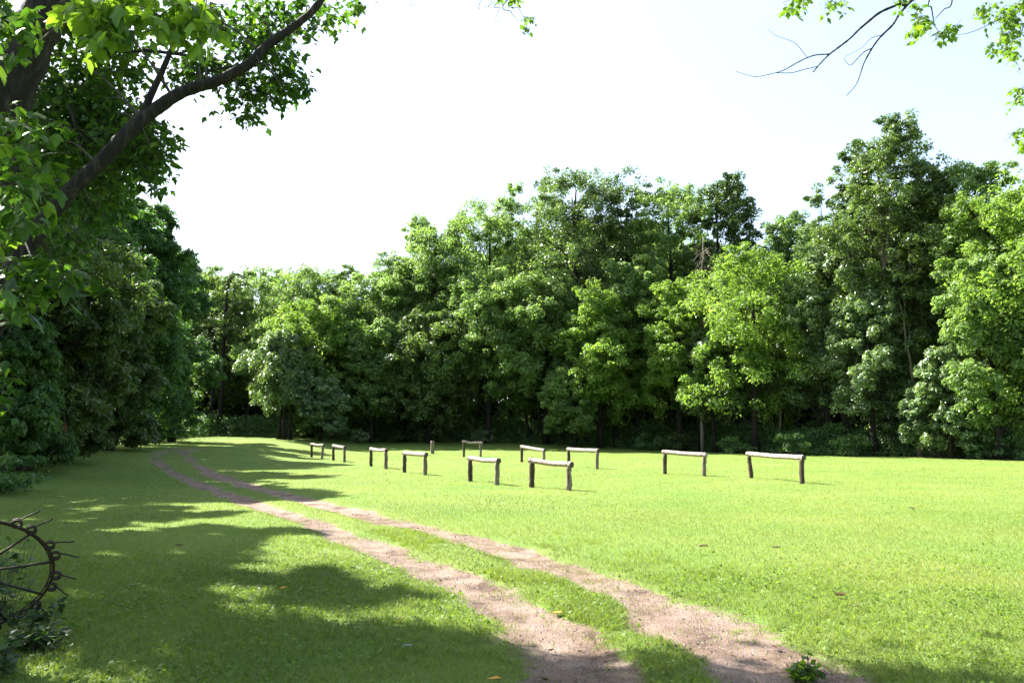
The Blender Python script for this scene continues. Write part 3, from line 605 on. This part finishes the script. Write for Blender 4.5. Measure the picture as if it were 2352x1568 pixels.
# ------------------------------------------------------------------ hitching rails
RAILS = [
 ((716, 1050.2, 1016.5), (738.4, 1053, 1019), 'smallest weathered hitching rail, leftmost, with its right post leaning', .6),
 ((766, 1056.8, 1019.6), (791.4, 1061.6, 1023.8), 'weathered log hitching rail, second from the left', .2),
 ((852.4, 1070.9, 1026.7), (886.8, 1076.8, 1029.4), 'weathered log hitching rail, third from the left, with a sagging top', .5),
 ((929.5, 1084.8, 1035.5), (976.9, 1090.9, 1038.4), 'weathered log hitching rail, fourth from the left, beside the small stump post', .1),
 ((1080, 1105, 1045.8), (1142, 1113.4, 1051.4), 'hitching rail with a bowed log, just left of the nearest rail', .55),
 ((1065.5, 1049.5, 1010.9), (1104, 1048.5, 1014), 'farthest hitching rail in the middle, with a dip worn in its log', 1.0),
 ((1198.4, 1060.9, 1021.6), (1249, 1065.7, 1030), 'distant hitching rail sloping down behind the nearest rail', .1),
 ((1222, 1119, 1050.8), (1307, 1126, 1059.3), 'nearest hitching rail, with the thickest dark cut log end', .5),
 ((1306, 1071.5, 1027), (1371.6, 1077, 1030), 'level hitching rail with one leg hidden behind the nearest rail', .2),
 ((1526.8, 1088, 1032.7), (1617, 1093, 1039), 'hitching rail with a pale grey log end, second from the right', .15),
 ((1726, 1097.7, 1036.5), (1841, 1110.4, 1044.4), 'rightmost and longest hitching rail with reddish brown posts', .3),
]
for k, ((ax, ab, at_), (bx, bb, bt), lab, sag) in enumerate(RAILS):
    rg = np.random.default_rng(40+k)
    a = ground(ax, ab); b = ground(bx, bb); ta = at(ax-(.0), at_, a[1]); tb = at(bx, bt, b[1])
    if k == 0: tb[0] += 4/F*b[1]
    if k == 10: ta[0] -= 6/F*a[1]
    root = empty('hitching_rail', (a+b)/2, lab, 'hitching rail', 'hitching rails standing on the field'); off = np.array(root.location)
    rr = .085; pr = .078
    dirv = tb-ta; L = np.linalg.norm(dirv); dirv /= L
    for q, (p0, t0) in enumerate(((a, ta), (b, tb))):
        top = t0.copy(); top[2] -= rr*1.5; bot = p0.copy(); bot[2] -= .15
        u = np.linspace(0, 1, 9)[:, None]; pts = bot*(1-u)+top*u; pts[1:-1, :2] += rg.normal(0, .006, (7, 2))
        mb = MB(); r_ = pr*(1+.07*rg.normal(0, 1, 9))*np.linspace(1.05, .97, 9); mb.tube(pts, r_, 14, wob=.05, rng=rg)
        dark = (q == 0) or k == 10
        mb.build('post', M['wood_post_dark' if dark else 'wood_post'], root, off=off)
        # strap over the log holding it on the post
        cc = t0.copy(); cc[2] -= rr*.95; sdv = unit(np.cross(dirv, [0, 0, 1.])); th = np.linspace(-.35, math.pi+.35, 15)
        arc = [cc+dirv*(.015 if q == 0 else -.015)+sdv*math.cos(t_)*(rr+.007)+np.array([0, 0, 1.])*math.sin(t_)*(rr+.007) for t_ in th]
        mb = MB(); mb.tube(arc, .007, 5); mb.build('strap', M['wire'], root, off=off)
    u = np.linspace(0, 1, 17); A0 = ta-dirv*.10; B0 = tb+dirv*.11
    pts = A0[None]*(1-u[:, None])+B0[None]*u[:, None]; pts[:, 2] -= rr
    dip = np.exp(-((u-(.42 if k == 5 else .5))/.22)**2)*.05*sag; pts[:, 2] -= dip
    rd = rr*(1-.20*np.sin(math.pi*u)*sag)*(1+.02*rg.normal(0, 1, 17)); rd[0] *= .96; rd[-1] = rr*1.04; rd[-2] = rr*1.04
    mb = MB(); mb.tube(pts, rd, 16, cap=False, wob=.03, rng=rg); rl = mb.build('rail', M['wood_rail'], root, off=off)
    for e, (pp, dv) in enumerate(((pts[0], -dirv), (pts[-1], dirv))):
        mb = MB(); mb.tube([pp-dv*.01, pp+dv*.004, pp+dv*.006], [rr*.99, rr*.97, rr*.6], 16); mb.build('cut_end', M['wood_end_pale' if k == 9 else 'wood_end'], rl, off=off)
# short stump post
a = ground(993.5, 1041.6); t_ = at(993.5, 1012, a[1]); mb = MB(); rg = np.random.default_rng(3)
u = np.linspace(0, 1, 7)[:, None]; mb.tube((a-[0, 0, .15])*(1-u)+t_*u, .15*(1+.03*rg.normal(0, 1, 7)), 12, wob=.06, rng=rg)
o = mb.build('wooden_post', M['wood_post'], None, off=a); o.location = a; tag(o, 'single short upright wooden post between the far rails', 'post')

# ------------------------------------------------------------------ marker post, board, wire, whip
p0 = px_at_depth(241, 63); h = top_h(241, 63, 968)
o = MB(); o.box((0, 0, h/2-.1), (.13, .13, h+.2)); 
root = empty('marker_post', p0, 'thin grey marker post with a pale cap near the dark left trees', 'post'); o.build('post', M['wood_post_dark'], root, False)
o = MB(); o.box((0, -.01, h-.14), (.16, .18, .26)); o.build('cap', M['paint_blue'], root, False)
p0 = px_at_depth(292, 68); root = empty('notice_board', p0, 'small square tan board standing in the shade at the left end of the wood', 'board')
zc = at(292, 979, 68)[2]-p0[2]; o = MB(); o.box((0, 0, zc), (.92, .06, .86)); o.build('panel', M['board'], root, False)
for sx in (-.35, .35):
    o = MB(); o.box((sx, .08, zc/2), (.08, .08, zc+.6)); o.build('leg', M['wood_post_dark'], root, False)
o = MB(); th = np.linspace(0, 2*math.pi, 17); o.tube([(-.22+.11*math.cos(t), -.045, zc-.02+.11*math.sin(t)) for t in th], .028, 6, cap=False)
o.tube([(-.22, -.06, zc-.02), (-.22, -.033, zc-.02)], [.05, .05], 12)
o.build('painted_mark', M['paint_white'], root, False)
# arching bare vine in front of the left brush with a red ribbon
pts = [at(255, 985, 27), at(267, 960, 27), at(266, 1005, 27), at(258, 1010, 26.8), at(245, 1030, 26.6), at(222, 1043, 26.4), at(200, 1050, 26.3)]
pts = [at(262, 900, 27.5), at(263, 960, 27.2), at(266, 985, 27), at(264, 1008, 26.8), at(252, 1024, 26.6), at(232, 1037, 26.4), at(204, 1049, 26.2)]
pts = [at(x_*.51, 890+(y_)*.51-0, 27) for x_, y_ in ()] or [np.array(p) for p in pts]
pts = [at(a_, b_, 26.5) for a_, b_ in ((147, 925), (148, 960), (152, 985), (150, 1005), (140, 1022), (122, 1036), (112, 1041))]
pts.append(ground(104, 1052)-[0, 0, .02])
mb = MB(); mb.tube(spline(pts, 24), np.linspace(.010, .022, 24), 6); root = empty('bare_vine', pts[-1], 'arching bare stem with a red ribbon in front of the left brush', 'vine'); off = pts[-1]
mb.build('stem', M['twig'], root, off=off); mb = MB(); rp_ = at(149, 980, 26.45)
mb.box(rp_, (.05, .03, .16)); mb.box(rp_+np.array([.03, -.01, -.10]), (.03, .02, .14), rot=.4); mb.build('ribbon', M['paint_red'], root, False, off=off)

# ------------------------------------------------------------------ old hay rake wheel, lower left
Cc = at(-72, 1326, 6.1); U = np.array([.80, 0, .60]); Vv = np.array([.414, .724, -.552]); U = unit(U); Vv = unit(Vv-U*U.dot(Vv)); Wn = np.cross(U, Vv); Rw = .55
root = empty('hay_rake_wheel', (Cc[0], Cc[1], 0), 'rusty iron hay rake wheel with coiled spring tines leaning in weeds at the left edge', 'rake wheel'); off = np.array(root.location)
def wp(t, r=Rw, h=0.): return Cc+r*(math.cos(t)*U+math.sin(t)*Vv)+Wn*h
mb = MB(); mb.tube([wp(t) for t in np.linspace(0, 2*math.pi, 73)], .0105, 8, cap=False); mb.tube([wp(t, Rw-.02, .01) for t in np.linspace(0, 2*math.pi, 73)], .006, 6, cap=False); mb.build('rim', M['rust'], root, off=off)
mb = MB(); mb.tube([Cc-Wn*.07, Cc+Wn*.07], [.05, .05], 14); mb.build('hub', M['rust'], root, off=off)
for k in range(10):
    t = k*2*math.pi/10+.02; mb = MB(); mb.tube([wp(t+.1, .04, .05), wp(t, Rw*.5, .02), wp(t, Rw)], .0095, 6); mb.build('spoke', M['rust'], root, off=off)
for k in range(22):
    t = k*2*math.pi/22+(.05 if k % 2 else -.03); mb = MB(); c = wp(t, Rw+.022); rad_ = unit(c-Cc); tang = np.cross(Wn, rad_)
    q = []
    for s_ in np.linspace(0, 2.6, 34): q.append(c+.032*(math.cos(s_*6.283)*rad_+math.sin(s_*6.283)*tang)+Wn*(.034*(s_/2.6-.5)))
    bend = .6+.25*((k*7) % 5-2)/2
    q += [c+rad_*.05+tang*.02+Wn*.017, c+rad_*.08+tang*(.02+.03*bend)+Wn*.02, c+rad_*.115+tang*(.02+.07*bend)+Wn*.02, c+rad_*.15+tang*(.01+.11*bend)+Wn*.02]
    mb.tube(spline(q, 90), np.r_[np.full(62, .0085), np.full(28, .006)], 6); mb.build('tine', M['rust'], root, off=off)
# weeds tangled round the wheel
def weed_plant(base, H, Wd, n_st, leafs, label, seed, mat='weed', grp='weeds round the rake wheel'):
    rg = np.random.default_rng(seed); root = empty('weed_plant', base, label, 'weed', grp); mb = MB(); P, N_, A_ = [], [], []
    for s_ in range(n_st):
        a = rg.random()*6.28; r = Wd*.5*rg.random(); tip = np.array([math.cos(a)*r, math.sin(a)*r, H*(.5+.5*rg.random())]); b0 = np.array([tip[0]*.3+rg.normal(0, .04), tip[1]*.3+rg.normal(0, .04), -.02])
        l = spline([b0, (b0+tip)/2+rg.normal(0, .03, 3)+np.array([0, 0, .05]), tip], 12); mb.tube(l, np.linspace(.004, .0015, 12), 4, cap=False)
        for j in range(leafs):
            k = rg.integers(2, 12); d = unit(rg.normal(0, 1, 3)*np.array([1, 1, .4])); P.append(l[k]+d*.035); A_.append(d+np.array([0, 0, -.3])); N_.append(unit(np.array([0, 0, 1.])+rg.normal(0, .5, 3)))
    mb.build('stems', M['twig'], root)
    n_ = len(P); s = .035+.035*rg.random(n_); V, f = leaf_quads(np.array(P), np.array(N_), np.array(A_), s*1.5, s*.85); mesh_obj('leaves', V, f, M[mat], root, {'tint': np.repeat(rg.random(n_), 4)})
for k, (x, y, H, wd, ns, lf, lab) in enumerate([(-4.2, 6.4, .4, .5, 18, 7, 'leafy weeds growing through the rake wheel at the left edge'), (-3.9, 5.75, .16, .5, 18, 6, 'dark weed clump at the foot of the rake wheel'),
    (-3.5, 6.1, .18, .5, 26, 8, 'low weed clump right of the foot of the rake wheel'), (-4.4, 7.0, .7, .8, 24, 8, 'tall weeds behind the rake wheel'), (-3.4, 5.35, .26, .6, 26, 8, 'low shady weeds in the bottom left corner'), (-3.75, 6.45, .30, .5, 16, 7, 'weed stems behind the lower rim of the rake wheel')]):
    weed_plant((x, y, float(terrain(x, y))), H, wd, ns, lf, lab, 60+k)
# leafy plantain-like weeds on the grass strip
for k, (px, py, lab) in enumerate([(1850, 1545, 'fresh green weed at the bottom beside the right wheel track')]):
    g_ = ground(px, py); g_[2] = float(z_lookup(g_[:1], g_[1:2])[0])
    weed_plant(g_, .05 if k else .08,   .2, 22, 5, lab, 80+k, 'leaf_fresh', 'weeds along the wheel tracks')

# ------------------------------------------------------------------ fallen leaves and clods
def fallen(px, py, size, mat, label, seed, cat='leaf', curl=.35):
    rg = np.random.default_rng(seed); g_ = ground(px, py); g_[2] = float(z_lookup(g_[:1], g_[1:2])[0])+.028
    nseg = 7; u = np.linspace(-1, 1, nseg); w_ = np.array([.05, .42, .6, .62, .5, .28, .02]); V = []
    for i_, (t, ww) in enumerate(zip(u, w_)):
        for s_ in (-1, 0, 1): V.append((t*.5, s_*ww*.5, curl*(abs(s_)*ww*.6+t*t*.35)+rg.normal(0, .02)))
    V = np.array(V)*size; a = rg.random()*6.28; c, s = math.cos(a), math.sin(a); V = V @ np.array([[c, s, 0], [-s, c, 0], [0, 0, 1]])
    Q = [[i_*3+j_, i_*3+j_+1, i_*3+j_+4, i_*3+j_+3] for i_ in range(nseg-1) for j_ in (0, 1)]
    o = mesh_obj('fallen_leaf', V, np.array(Q), M[mat], None, None, True); o.location = g_; tag(o, label, cat, 'fallen leaves on the grass')
for k, q in enumerate([(1280, 1408, .11, 'leaf_orange', 'orange leaf on the grass strip between the tracks'), (1135, 1580-8, .09, 'leaf_orange', 'orange leaf at the bottom edge left of the tracks'), (2095, 1170, .16, 'leaf_brown', 'brown leaf on the sunny field right of the rightmost rail'),
    (1932, 1374, .16, 'leaf_brown', 'dark curled leaf on the grass in the right foreground'), (650, 1357, .09, 'leaf_orange', 'orange leaf in the shade left of the left track'), (935, 1493, .10, 'leaf_grey', 'pale grey green curled leaf in the lower shade'),
    (920, 1490-60, .07, 'leaf_brown', 'small brown leaf in the grass above the pale curled leaf'), (1265, 1305+180, .06, 'leaf_brown', 'small brown leaf on the left wheel track'), (1490, 1490, .06, 'leaf_brown', 'small brown leaf on the strip beside the right track'), (1780, 1480, .07, 'leaf_brown', 'reddish leaf on the bare soil of the right track'),
    (300, 1350, .1, 'leaf_grey', 'pale leaf on the shaded grass right of the rake wheel'), (410, 1256, .12, 'leaf_brown', 'dark leaf on the shaded grass left of the left track')]):
    fallen(*q[:5], 30+k)
def clod(px, py, size, label, seed):
    rg = np.random.default_rng(seed); g_ = ground(px, py); mb = MB()
    for j_ in range(9):
        c = np.array([rg.normal(0, .5), rg.normal(0, .35), .1+.1*rg.random()])*size; r = size*(.18+.2*rg.random())
        th = np.linspace(.05, math.pi-.05, 6); mb.tube([c+np.array([0, 0, -r*.7*math.cos(t)]) for t in th], r*np.sin(th)+.001, 8, wob=.35, rng=rg)
    o = mb.build('soil_clod', M['soil']); o.location = g_; tag(o, label, 'soil', 'crumbled soil heaps on the lawn')
clod(1613, 1254, .07, 'small dark heap of soil on the lawn right of the tracks', 1); clod(1785, 1257, .06, 'crumbly patch of soil right of the small dark soil heap', 2); clod(1960, 1392, .05, 'thin scatter of soil below the dark curled leaf', 3)

# ------------------------------------------------------------------ close leaves (lobed outline)
LEAF = np.array([[0, -.5, 0], [.13, -.42, 0], [.30, -.20, -.03], [.40, .02, -.06], [.22, .06, -.02], [.16, .30, -.03], [0, .55, -.10], [-.16, .30, -.03], [-.22, .06, -.02], [-.38, .02, -.06], [-.30, -.20, -.03], [-.13, -.42, 0], [0, 0, .03]])
LEAF_F = np.array([[12, i_, (i_+1) % 12] for i_ in range(12)])
def shaped_leaves(P, Nn, Ax, S_):
    Ax = unit(Ax-Nn*np.sum(Ax*Nn, 1, keepdims=True)); Sd = np.cross(Ax, Nn)
    V = P[:, None]+S_[:, None, None]*(LEAF[None, :, 0:1]*Sd[:, None]+(LEAF[None, :, 1:2]+.5)*Ax[:, None]+LEAF[None, :, 2:3]*Nn[:, None])
    k = np.arange(len(P))[:, None, None]*13
    return V.reshape(-1, 3), (k+LEAF_F[None]).reshape(-1, 3)
def sprigs(rg, mb, centres, n_leaf, size, spread=.14, anchor=None):
    """each sprig a short drooping twig with leaves hanging in threes"""
    P, N_, A_, S_ = [], [], [], []
    for c in centres:
        d = unit(rg.normal(0, 1, 3)*np.array([1, 1, .45])+np.array([0, 0, -.15])); L = spread*(.8+.9*rg.random()); b0 = c-d*L
        mid = c+np.array([0, 0, .03]); tip = c+d*L+np.array([0, 0, -.05]); l = spline([b0, mid, tip], 7); mb.tube(l, np.linspace(.0032, .0012, 7), 4, cap=False)
        for j_ in range(n_leaf):
            k = rg.integers(1, 7); dd = unit(rg.normal(0, 1, 3)*np.array([1, 1, .35])+d*.5); P.append(l[k]+dd*.012); A_.append(dd*.75+np.array([0, 0, -.75+.3*rg.random()])); N_.append(unit(dd*.55+np.array([0, 0, .75])+rg.normal(0, .38, 3))); S_.append(size*(.6+.65*rg.random()))
    return np.array(P), np.array(N_), np.array(A_), np.array(S_)
def in_ellipse(rg, cx, cy, rx, ry, d, dth, n_):
    out = []
    for _ in range(n_):
        a = rg.random()*6.283; r = math.sqrt(rg.random()); out.append(at(cx+rx*r*math.cos(a), cy+ry*r*math.sin(a), d+dth*(rg.random()-.5)*2))
    return out

# --- the arching tree on the left
rg = np.random.default_rng(21)
foot = np.array([-6.1, 8.2, 0.]); root = empty('leaning_tree', foot, 'near tree with a long dark limb arching over the top left corner', 'tree'); off = foot
limb_px = [(-10, 742), (0, 704), (14, 652), (38, 604), (81, 543), (124, 481), (181, 419), (238, 366), (295, 305), (333, 271), (414, 214), (500, 186), (571, 148), (614, 105), (681, 57), (728, 14), (770, -60), (800, -150)]
dl = np.linspace(7.2, 8.4, len(limb_px)); limb = np.array([at(a, b, d) for (a, b), d in zip(limb_px, dl)])
low = np.array([foot+[0, 0, -.2], foot+[.1, -.05, .8], foot+[.45, -.2, 1.9]]); full = spline(np.vstack([low, limb]), 240)
rw = np.r_[np.linspace(.14, .088, 38), np.linspace(.086, .070, 106), np.linspace(.068, .028, 96)]*(1+.10*(fbm(np.arange(240)*.12, np.zeros(240), 3)-.5)*2+.012*rg.normal(0, 1, 240))
mb = MB(); mb.tube(full, rw, 16, wob=.13, rng=rg); mb.build('arching_limb', M['bark_dark'], root, off=off)
trunk_px = [(-60, 460), (-25, 330), (30, 200), (85, 70), (130, -60), (160, -200)]
tk = np.array([at(a, b, 6.2) for a, b in trunk_px]); tk0 = np.vstack([foot+[-.1, 0, -.3], foot+[-.25, -.5, 1.0], foot+[.2, -1.2, 2.2], tk]); tk = spline(tk0, 50)
mb = MB(); mb.tube(tk, np.linspace(.24, .13, 50)*(1+.05*rg.normal(0, 1, 50)), 16, wob=.08, rng=rg); mb.build('trunk', M['bark_dark'], root, off=off)
mb = MB(); sn = [at(a, b, 7.85) for a, b in ((327, 268), (345, 222), (372, 165), (397, 106))]; mb.tube(spline(sn, 12), np.linspace(.045, .022, 12), 9, wob=.15, rng=rg); mb.build('snag', M['bark_dark'], root, off=off)
mb = MB()
for br in (((590, 148), (520, 155), (440, 172)), ((100, 300), (140, 290), (230, 330)), ((160, 240), (185, 330), (195, 375)), ((240, 120), (330, 118), (420, 122)), ((330, 115), (440, 130), (510, 150)), ((250, 75), (400, 72), (520, 70))):
    pp = [at(a, b, 8.2) for a, b in br]; mb.tube(spline(pp, 14), np.linspace(.022, .008, 14), 6, wob=.1, rng=rg)
mb.build('side_branch', M['bark_dark'], root, off=off)
tw = MB(); LV, LF, LA = [], [], []; lo = 0
def add_leaves(res, tm=.42):
    global lo
    P_, N_, A_, S_ = res; V, f = shaped_leaves(P_, N_, A_, S_); LV.append(V); LF.append(f+lo); LA.append(np.repeat(np.clip(tm+rg.normal(0, .2, len(P_)), 0, 1), 13)); lo += len(V)
NEAR = [ # px ellipse, depth, thickness, sprigs, leaf size
 (330, 20, 150, 60, 4.9, .25, 42, .125), (250, 60, 50, 40, 4.8, .2, 12, .12), (450, 50, 50, 40, 5.0, .2, 9, .125),
 (50, 290, 80, 50, 5.0, .4, 16, .115), (50, 395, 80, 60, 4.9, .4, 22, .115), (10, 500, 50, 60, 4.9, .4, 14, .115), (95, 645, 85, 46, 5.0, .3, 24, .12), (20, 690, 50, 40, 4.9, .3, 10, .12), (-5, 880, 24, 90, 5.4, .2, 8, .09), (30, 60, 60, 90, 5.2, .4, 16, .12)]
MID = [(q[0], q[1], q[2], q[3], q[4]*.89, q[5]*.9, q[6], q[7]*.92) for q in [(120, 120, 170, 180, 9.6, 1.0, 520, .10), (110, 330, 180, 150, 9.6, 1.0, 460, .10), (230, 230, 110, 110, 9.3, .7, 210, .10), (290, 370, 90, 90, 9.0, .7, 210, .10), (345, 335, 55, 55, 8.8, .4, 70, .10), (250, 290, 90, 70, 9.4, .5, 120, .10), (60, 520, 150, 120, 9.0, .9, 220, .10),
 (210, 470, 60, 70, 8.6, .4, 50, .10), (440, 40, 90, 50, 9.2, .6, 60, .09), (460, 150, 60, 28, 9.1, .4, 34, .09), (590, 60, 90, 60, 9.2, .6, 150, .095), (600, 160, 90, 70, 9.0, .5, 150, .095), (650, 205, 50, 36, 9.0, .3, 50, .095), (560, 245, 44, 44, 9.0, .3, 34, .095), (450, 165, 70, 36, 9.2, .4, 60, .09),
 (700, 40, 60, 45, 9.4, .4, 40, .095), (780, 20, 50, 24, 9.5, .3, 22, .095), (300, 120, 60, 50, 9.2, .5, 40, .09), (230, 30, 120, 60, 9.4, .6, 80, .1), (120, 600, 90, 60, 8.8, .5, 40, .10)]]
for (cx, cy, rx, ry, d, th, n_, sz) in NEAR: add_leaves(sprigs(rg, tw, in_ellipse(rg, cx, cy, rx, ry, d, th, n_), 6, sz, .13), .9 if cx > 200 else .4)  # top sprays tinted brighter, their sunlit glow put into the leaf colour
for (cx, cy, rx, ry, d, th, n_, sz) in MID:
    add_leaves(sprigs(rg, tw, in_ellipse(rg, cx, cy, rx, ry, d+.55, th, int(n_*(.8 if cx > 400 else 1))), 6, sz, .16))
    c = at(cx, cy, d); k = np.argmin(np.linalg.norm(full-c, axis=1)); tw.tube(spline([full[k], (full[k]+c)/2+np.array([0, 0, .12]), c], 10), np.linspace(.014, .004, 10), 5, cap=False)
for (cx, cy, rx, ry, d, th, n_, sz) in NEAR:
    c = at(cx, cy, d); k = np.argmin(np.linalg.norm(tk-c, axis=1)); tw.tube(spline([tk[k], (tk[k]+c)/2+np.array([0, 0, .15]), c], 10), np.linspace(.014, .004, 10), 5, cap=False)
# unseen upper crown above and left of frame, thickened to shade limb and lawn
for _ in range(560):
    c = np.array([-8.4+rg.normal(0, 1.5), 10+rg.normal(0, 2.0), 6.3+rg.normal(0, 1.7)])
    if c[2] > 1.6+.60*c[1]+.2 or c[0] < -.69*c[1]-.3: add_leaves(sprigs(rg, tw, [c], 9, .17, .22))
for _ in range(420):
    c = np.array([-6.8+rg.normal(0, 1.3), 8.6+rg.normal(0, 1.8), 8.3+rg.normal(0, 1.1)])
    if c[2] > 1.6+.60*c[1]+.2: add_leaves(sprigs(rg, tw, [c], 9, .17, .22))
tw.build('twigs', M['twig'], root, off=off)
mesh_obj('leaves', np.vstack(LV)-off, np.vstack(LF), M['leaf_near'], root, {'tint': np.concatenate(LA)})

# --- overhanging tree on the right (trunk beyond the picture edge)
rg = np.random.default_rng(22); foot = np.array([7.4, 5.2, 0.]); root = empty('overhanging_tree', foot, 'tree reaching in from the upper right with bare twigs and bright leaf sprays', 'tree'); off = foot
tk = spline([foot+[0, 0, -.3], foot+[.1, 0, 2.5], foot+[-.2, .2, 5], foot+[-.6, .6, 7.6], foot+[-1.2, 1.2, 9.5]], 30); mb = MB(); mb.tube(tk, np.linspace(.28, .09, 30), 14, wob=.08, rng=rg); mb.build('trunk', M['bark_dark'], root, off=off)
c6 = lambda x, y: (1607.8+.3164*x, .3164*y); c7 = lambda x, y: (861.3+.1953*x, .1953*y)
mb = MB()
def br6(pts, d, r0, r1, start=None, f_=c6):
    pp = [at(*f_(a, b), d) for a, b in pts]
    if start is not None: pp = [start]+pp
    mb.tube(spline(pp, 8*len(pts)), np.linspace(r0, r1, 8*len(pts))*(1+.08*rg.normal(0, 1, 8*len(pts))), 6)
hub = at(2180, -130, 8.2); h2 = at(1350, -160, 9.2)
mb.tube(spline([tk[20], (tk[20]+hub)/2+np.array([0, 0, .5]), hub], 16), np.linspace(.07, .025, 16), 8)
mb.tube(spline([tk[24], (tk[24]+h2)/2+np.array([0, 0, .9]), h2, at(1000, -140, 9.3)], 30), np.linspace(.06, .008, 30), 8)
br6([(1540, 0), (1440, 35), (1310, 90), (1220, 160), (1150, 220), (1090, 280), (1000, 350), (940, 395), (880, 455), (820, 525)], 8.2, .017, .006, hub)
br6([(940, 395), (850, 400), (780, 420), (690, 465), (620, 505), (550, 530), (420, 557), (340, 545), (260, 520)], 8.2, .008, .0025)
br6([(550, 530), (660, 530), (760, 505), (850, 485)], 8.2, .004, .005); br6([(780, 420), (740, 370), (690, 315), (620, 285), (550, 260), (490, 210)], 8.2, .004, .002)
br6([(1540, 0), (1450, 100), (1400, 180), (1310, 270), (1250, 350), (1190, 460), (1160, 550), (1130, 620), (1060, 700)], 8.2, .014, .003)
br6([(1250, 350), (1190, 380), (1130, 440), (1090, 475), (1050, 440), (1060, 410)], 8.2, .006, .002); br6([(1310, 260), (1260, 270), (1220, 300), (1170, 350), (1060, 410)], 8.2, .004, .002)
br6([(1665, 0), (1680, 60), (1700, 185)], 8.1, .009, .005, hub); br6([(1830, 0), (1770, 70), (1710, 135)], 8.1, .009, .004, hub); br6([(1700, 185), (1770, 290), (1760, 340)], 8.1, .004, .002)
br6([(2352, 60), (2200, 130), (1990, 228), (1840, 262)], 10, .009, .003, at(2500, -60, 9.5)); br6([(2420, 100), (2320, 250), (2200, 380)], 10, .009, .003, at(2500, -60, 9.5)); br6([(2480, 450), (2400, 560), (2310, 690)], 10, .007, .003, at(2560, 60, 9.5)); br6([(2480, 800), (2400, 900), (2300, 980)], 10, .007, .003, at(2560, 60, 9.5))
mb.tube(spline([tk[18], at(2520, -40, 9.4), at(2560, 60, 9.5)], 14), np.linspace(.06, .02, 14), 8)
br6([(1560, 0), (1600, 140), (1640, 200), (1690, 255)], 9.2, .008, .002, h2, c7); br6([(1480, 0), (1465, 100), (1420, 230), (1500, 260)], 9.2, .006, .002, h2, c7); br6([(1640, 0), (1690, 100), (1750, 210), (1800, 380)], 9.2, .005, .002, h2, c7)
br6([(1380, 0), (1325, 75), (1245, 85)], 9.2, .005, .002, at(1200, -150, 9.2), c7); br6([(1255, 0), (1245, 120)], 9.2, .005, .003, at(1200, -150, 9.2), c7); br6([(430, 0), (480, 60), (500, 110), (545, 140)], 9.3, .004, .002, at(1000, -140, 9.3), c7); br6([(45, 0), (45, 90), (20, 155), (100, 205), (190, 215)], 9.3, .004, .0015, at(1000, -140, 9.3), c7)
LV, LF, LA = [], [], []; lo = 0; tw = MB()
for (cx, cy, rx, ry, d, n_, sz, f_) in [(680, 60, 60, 70, 8.2, 9, .085, c6), (730, 15, 60, 30, 8.2, 5, .085, c6), (980, 35, 80, 35, 8.2, 9, .085, c6), (1620, 190, 70, 80, 8.1, 15, .085, c6), (1780, 220, 90, 50, 8.1, 12, .085, c6), (1550, 70, 40, 30, 8.1, 3, .08, c6), (1470, 10, 60, 20, 8.1, 4, .08, c6),
    (2150, 100, 150, 70, 10, 34, .07, c6), (2260, 220, 80, 180, 10, 44, .07, c6), (2160, 370, 70, 40, 10, 14, .07, c6), (2290, 430, 50, 40, 10, 9, .07, c6), (2310, 660, 45, 30, 10, 8, .08, c6), (2320, 740, 30, 30, 10, 5, .08, c6), (2310, 970, 60, 30, 10, 8, .08, c6), (2330, 1050, 40, 20, 10, 5, .08, c6), (2330, 20, 60, 60, 10, 12, .07, c6),
    (1800, 260, 50, 50, 9.2, 6, .065, c7), (1790, 370, 20, 30, 9.2, 2, .08, c7), (1480, 20, 60, 30, 9.2, 4, .065, c7), (1650, 20, 80, 30, 9.2, 7, .065, c7)]:
    P_ = []
    for _ in range(n_):
        a = rg.random()*6.283; r = math.sqrt(rg.random()); P_.append(at(*f_(cx+rx*r*math.cos(a), cy+ry*r*math.sin(a)), d+.25*rg.normal()))
    add_leaves(sprigs(rg, tw, P_, 5, sz, .07))
for _ in range(70):
    c = np.array([9.2+rg.normal(0, 2.0), 6.2+rg.normal(0, 1.7), 9.6+rg.normal(0, 1.0)])
    if c[2] > 1.6+.60*c[1]+.3 or c[0] > .68*c[1]+.5: add_leaves(sprigs(rg, tw, [c], 9, .17, .22))
mb.build('branches', M['bark_dark'], root, off=off); tw.build('twigs', M['twig'], root, off=off)
mesh_obj('leaves', np.vstack(LV)-off, np.vstack(LF), M['leaf_fresh'], root, {'tint': np.concatenate(LA)})
print('objects', len(bpy.data.objects), 'faces', sum(len(m_.polygons) for m_ in bpy.data.meshes))
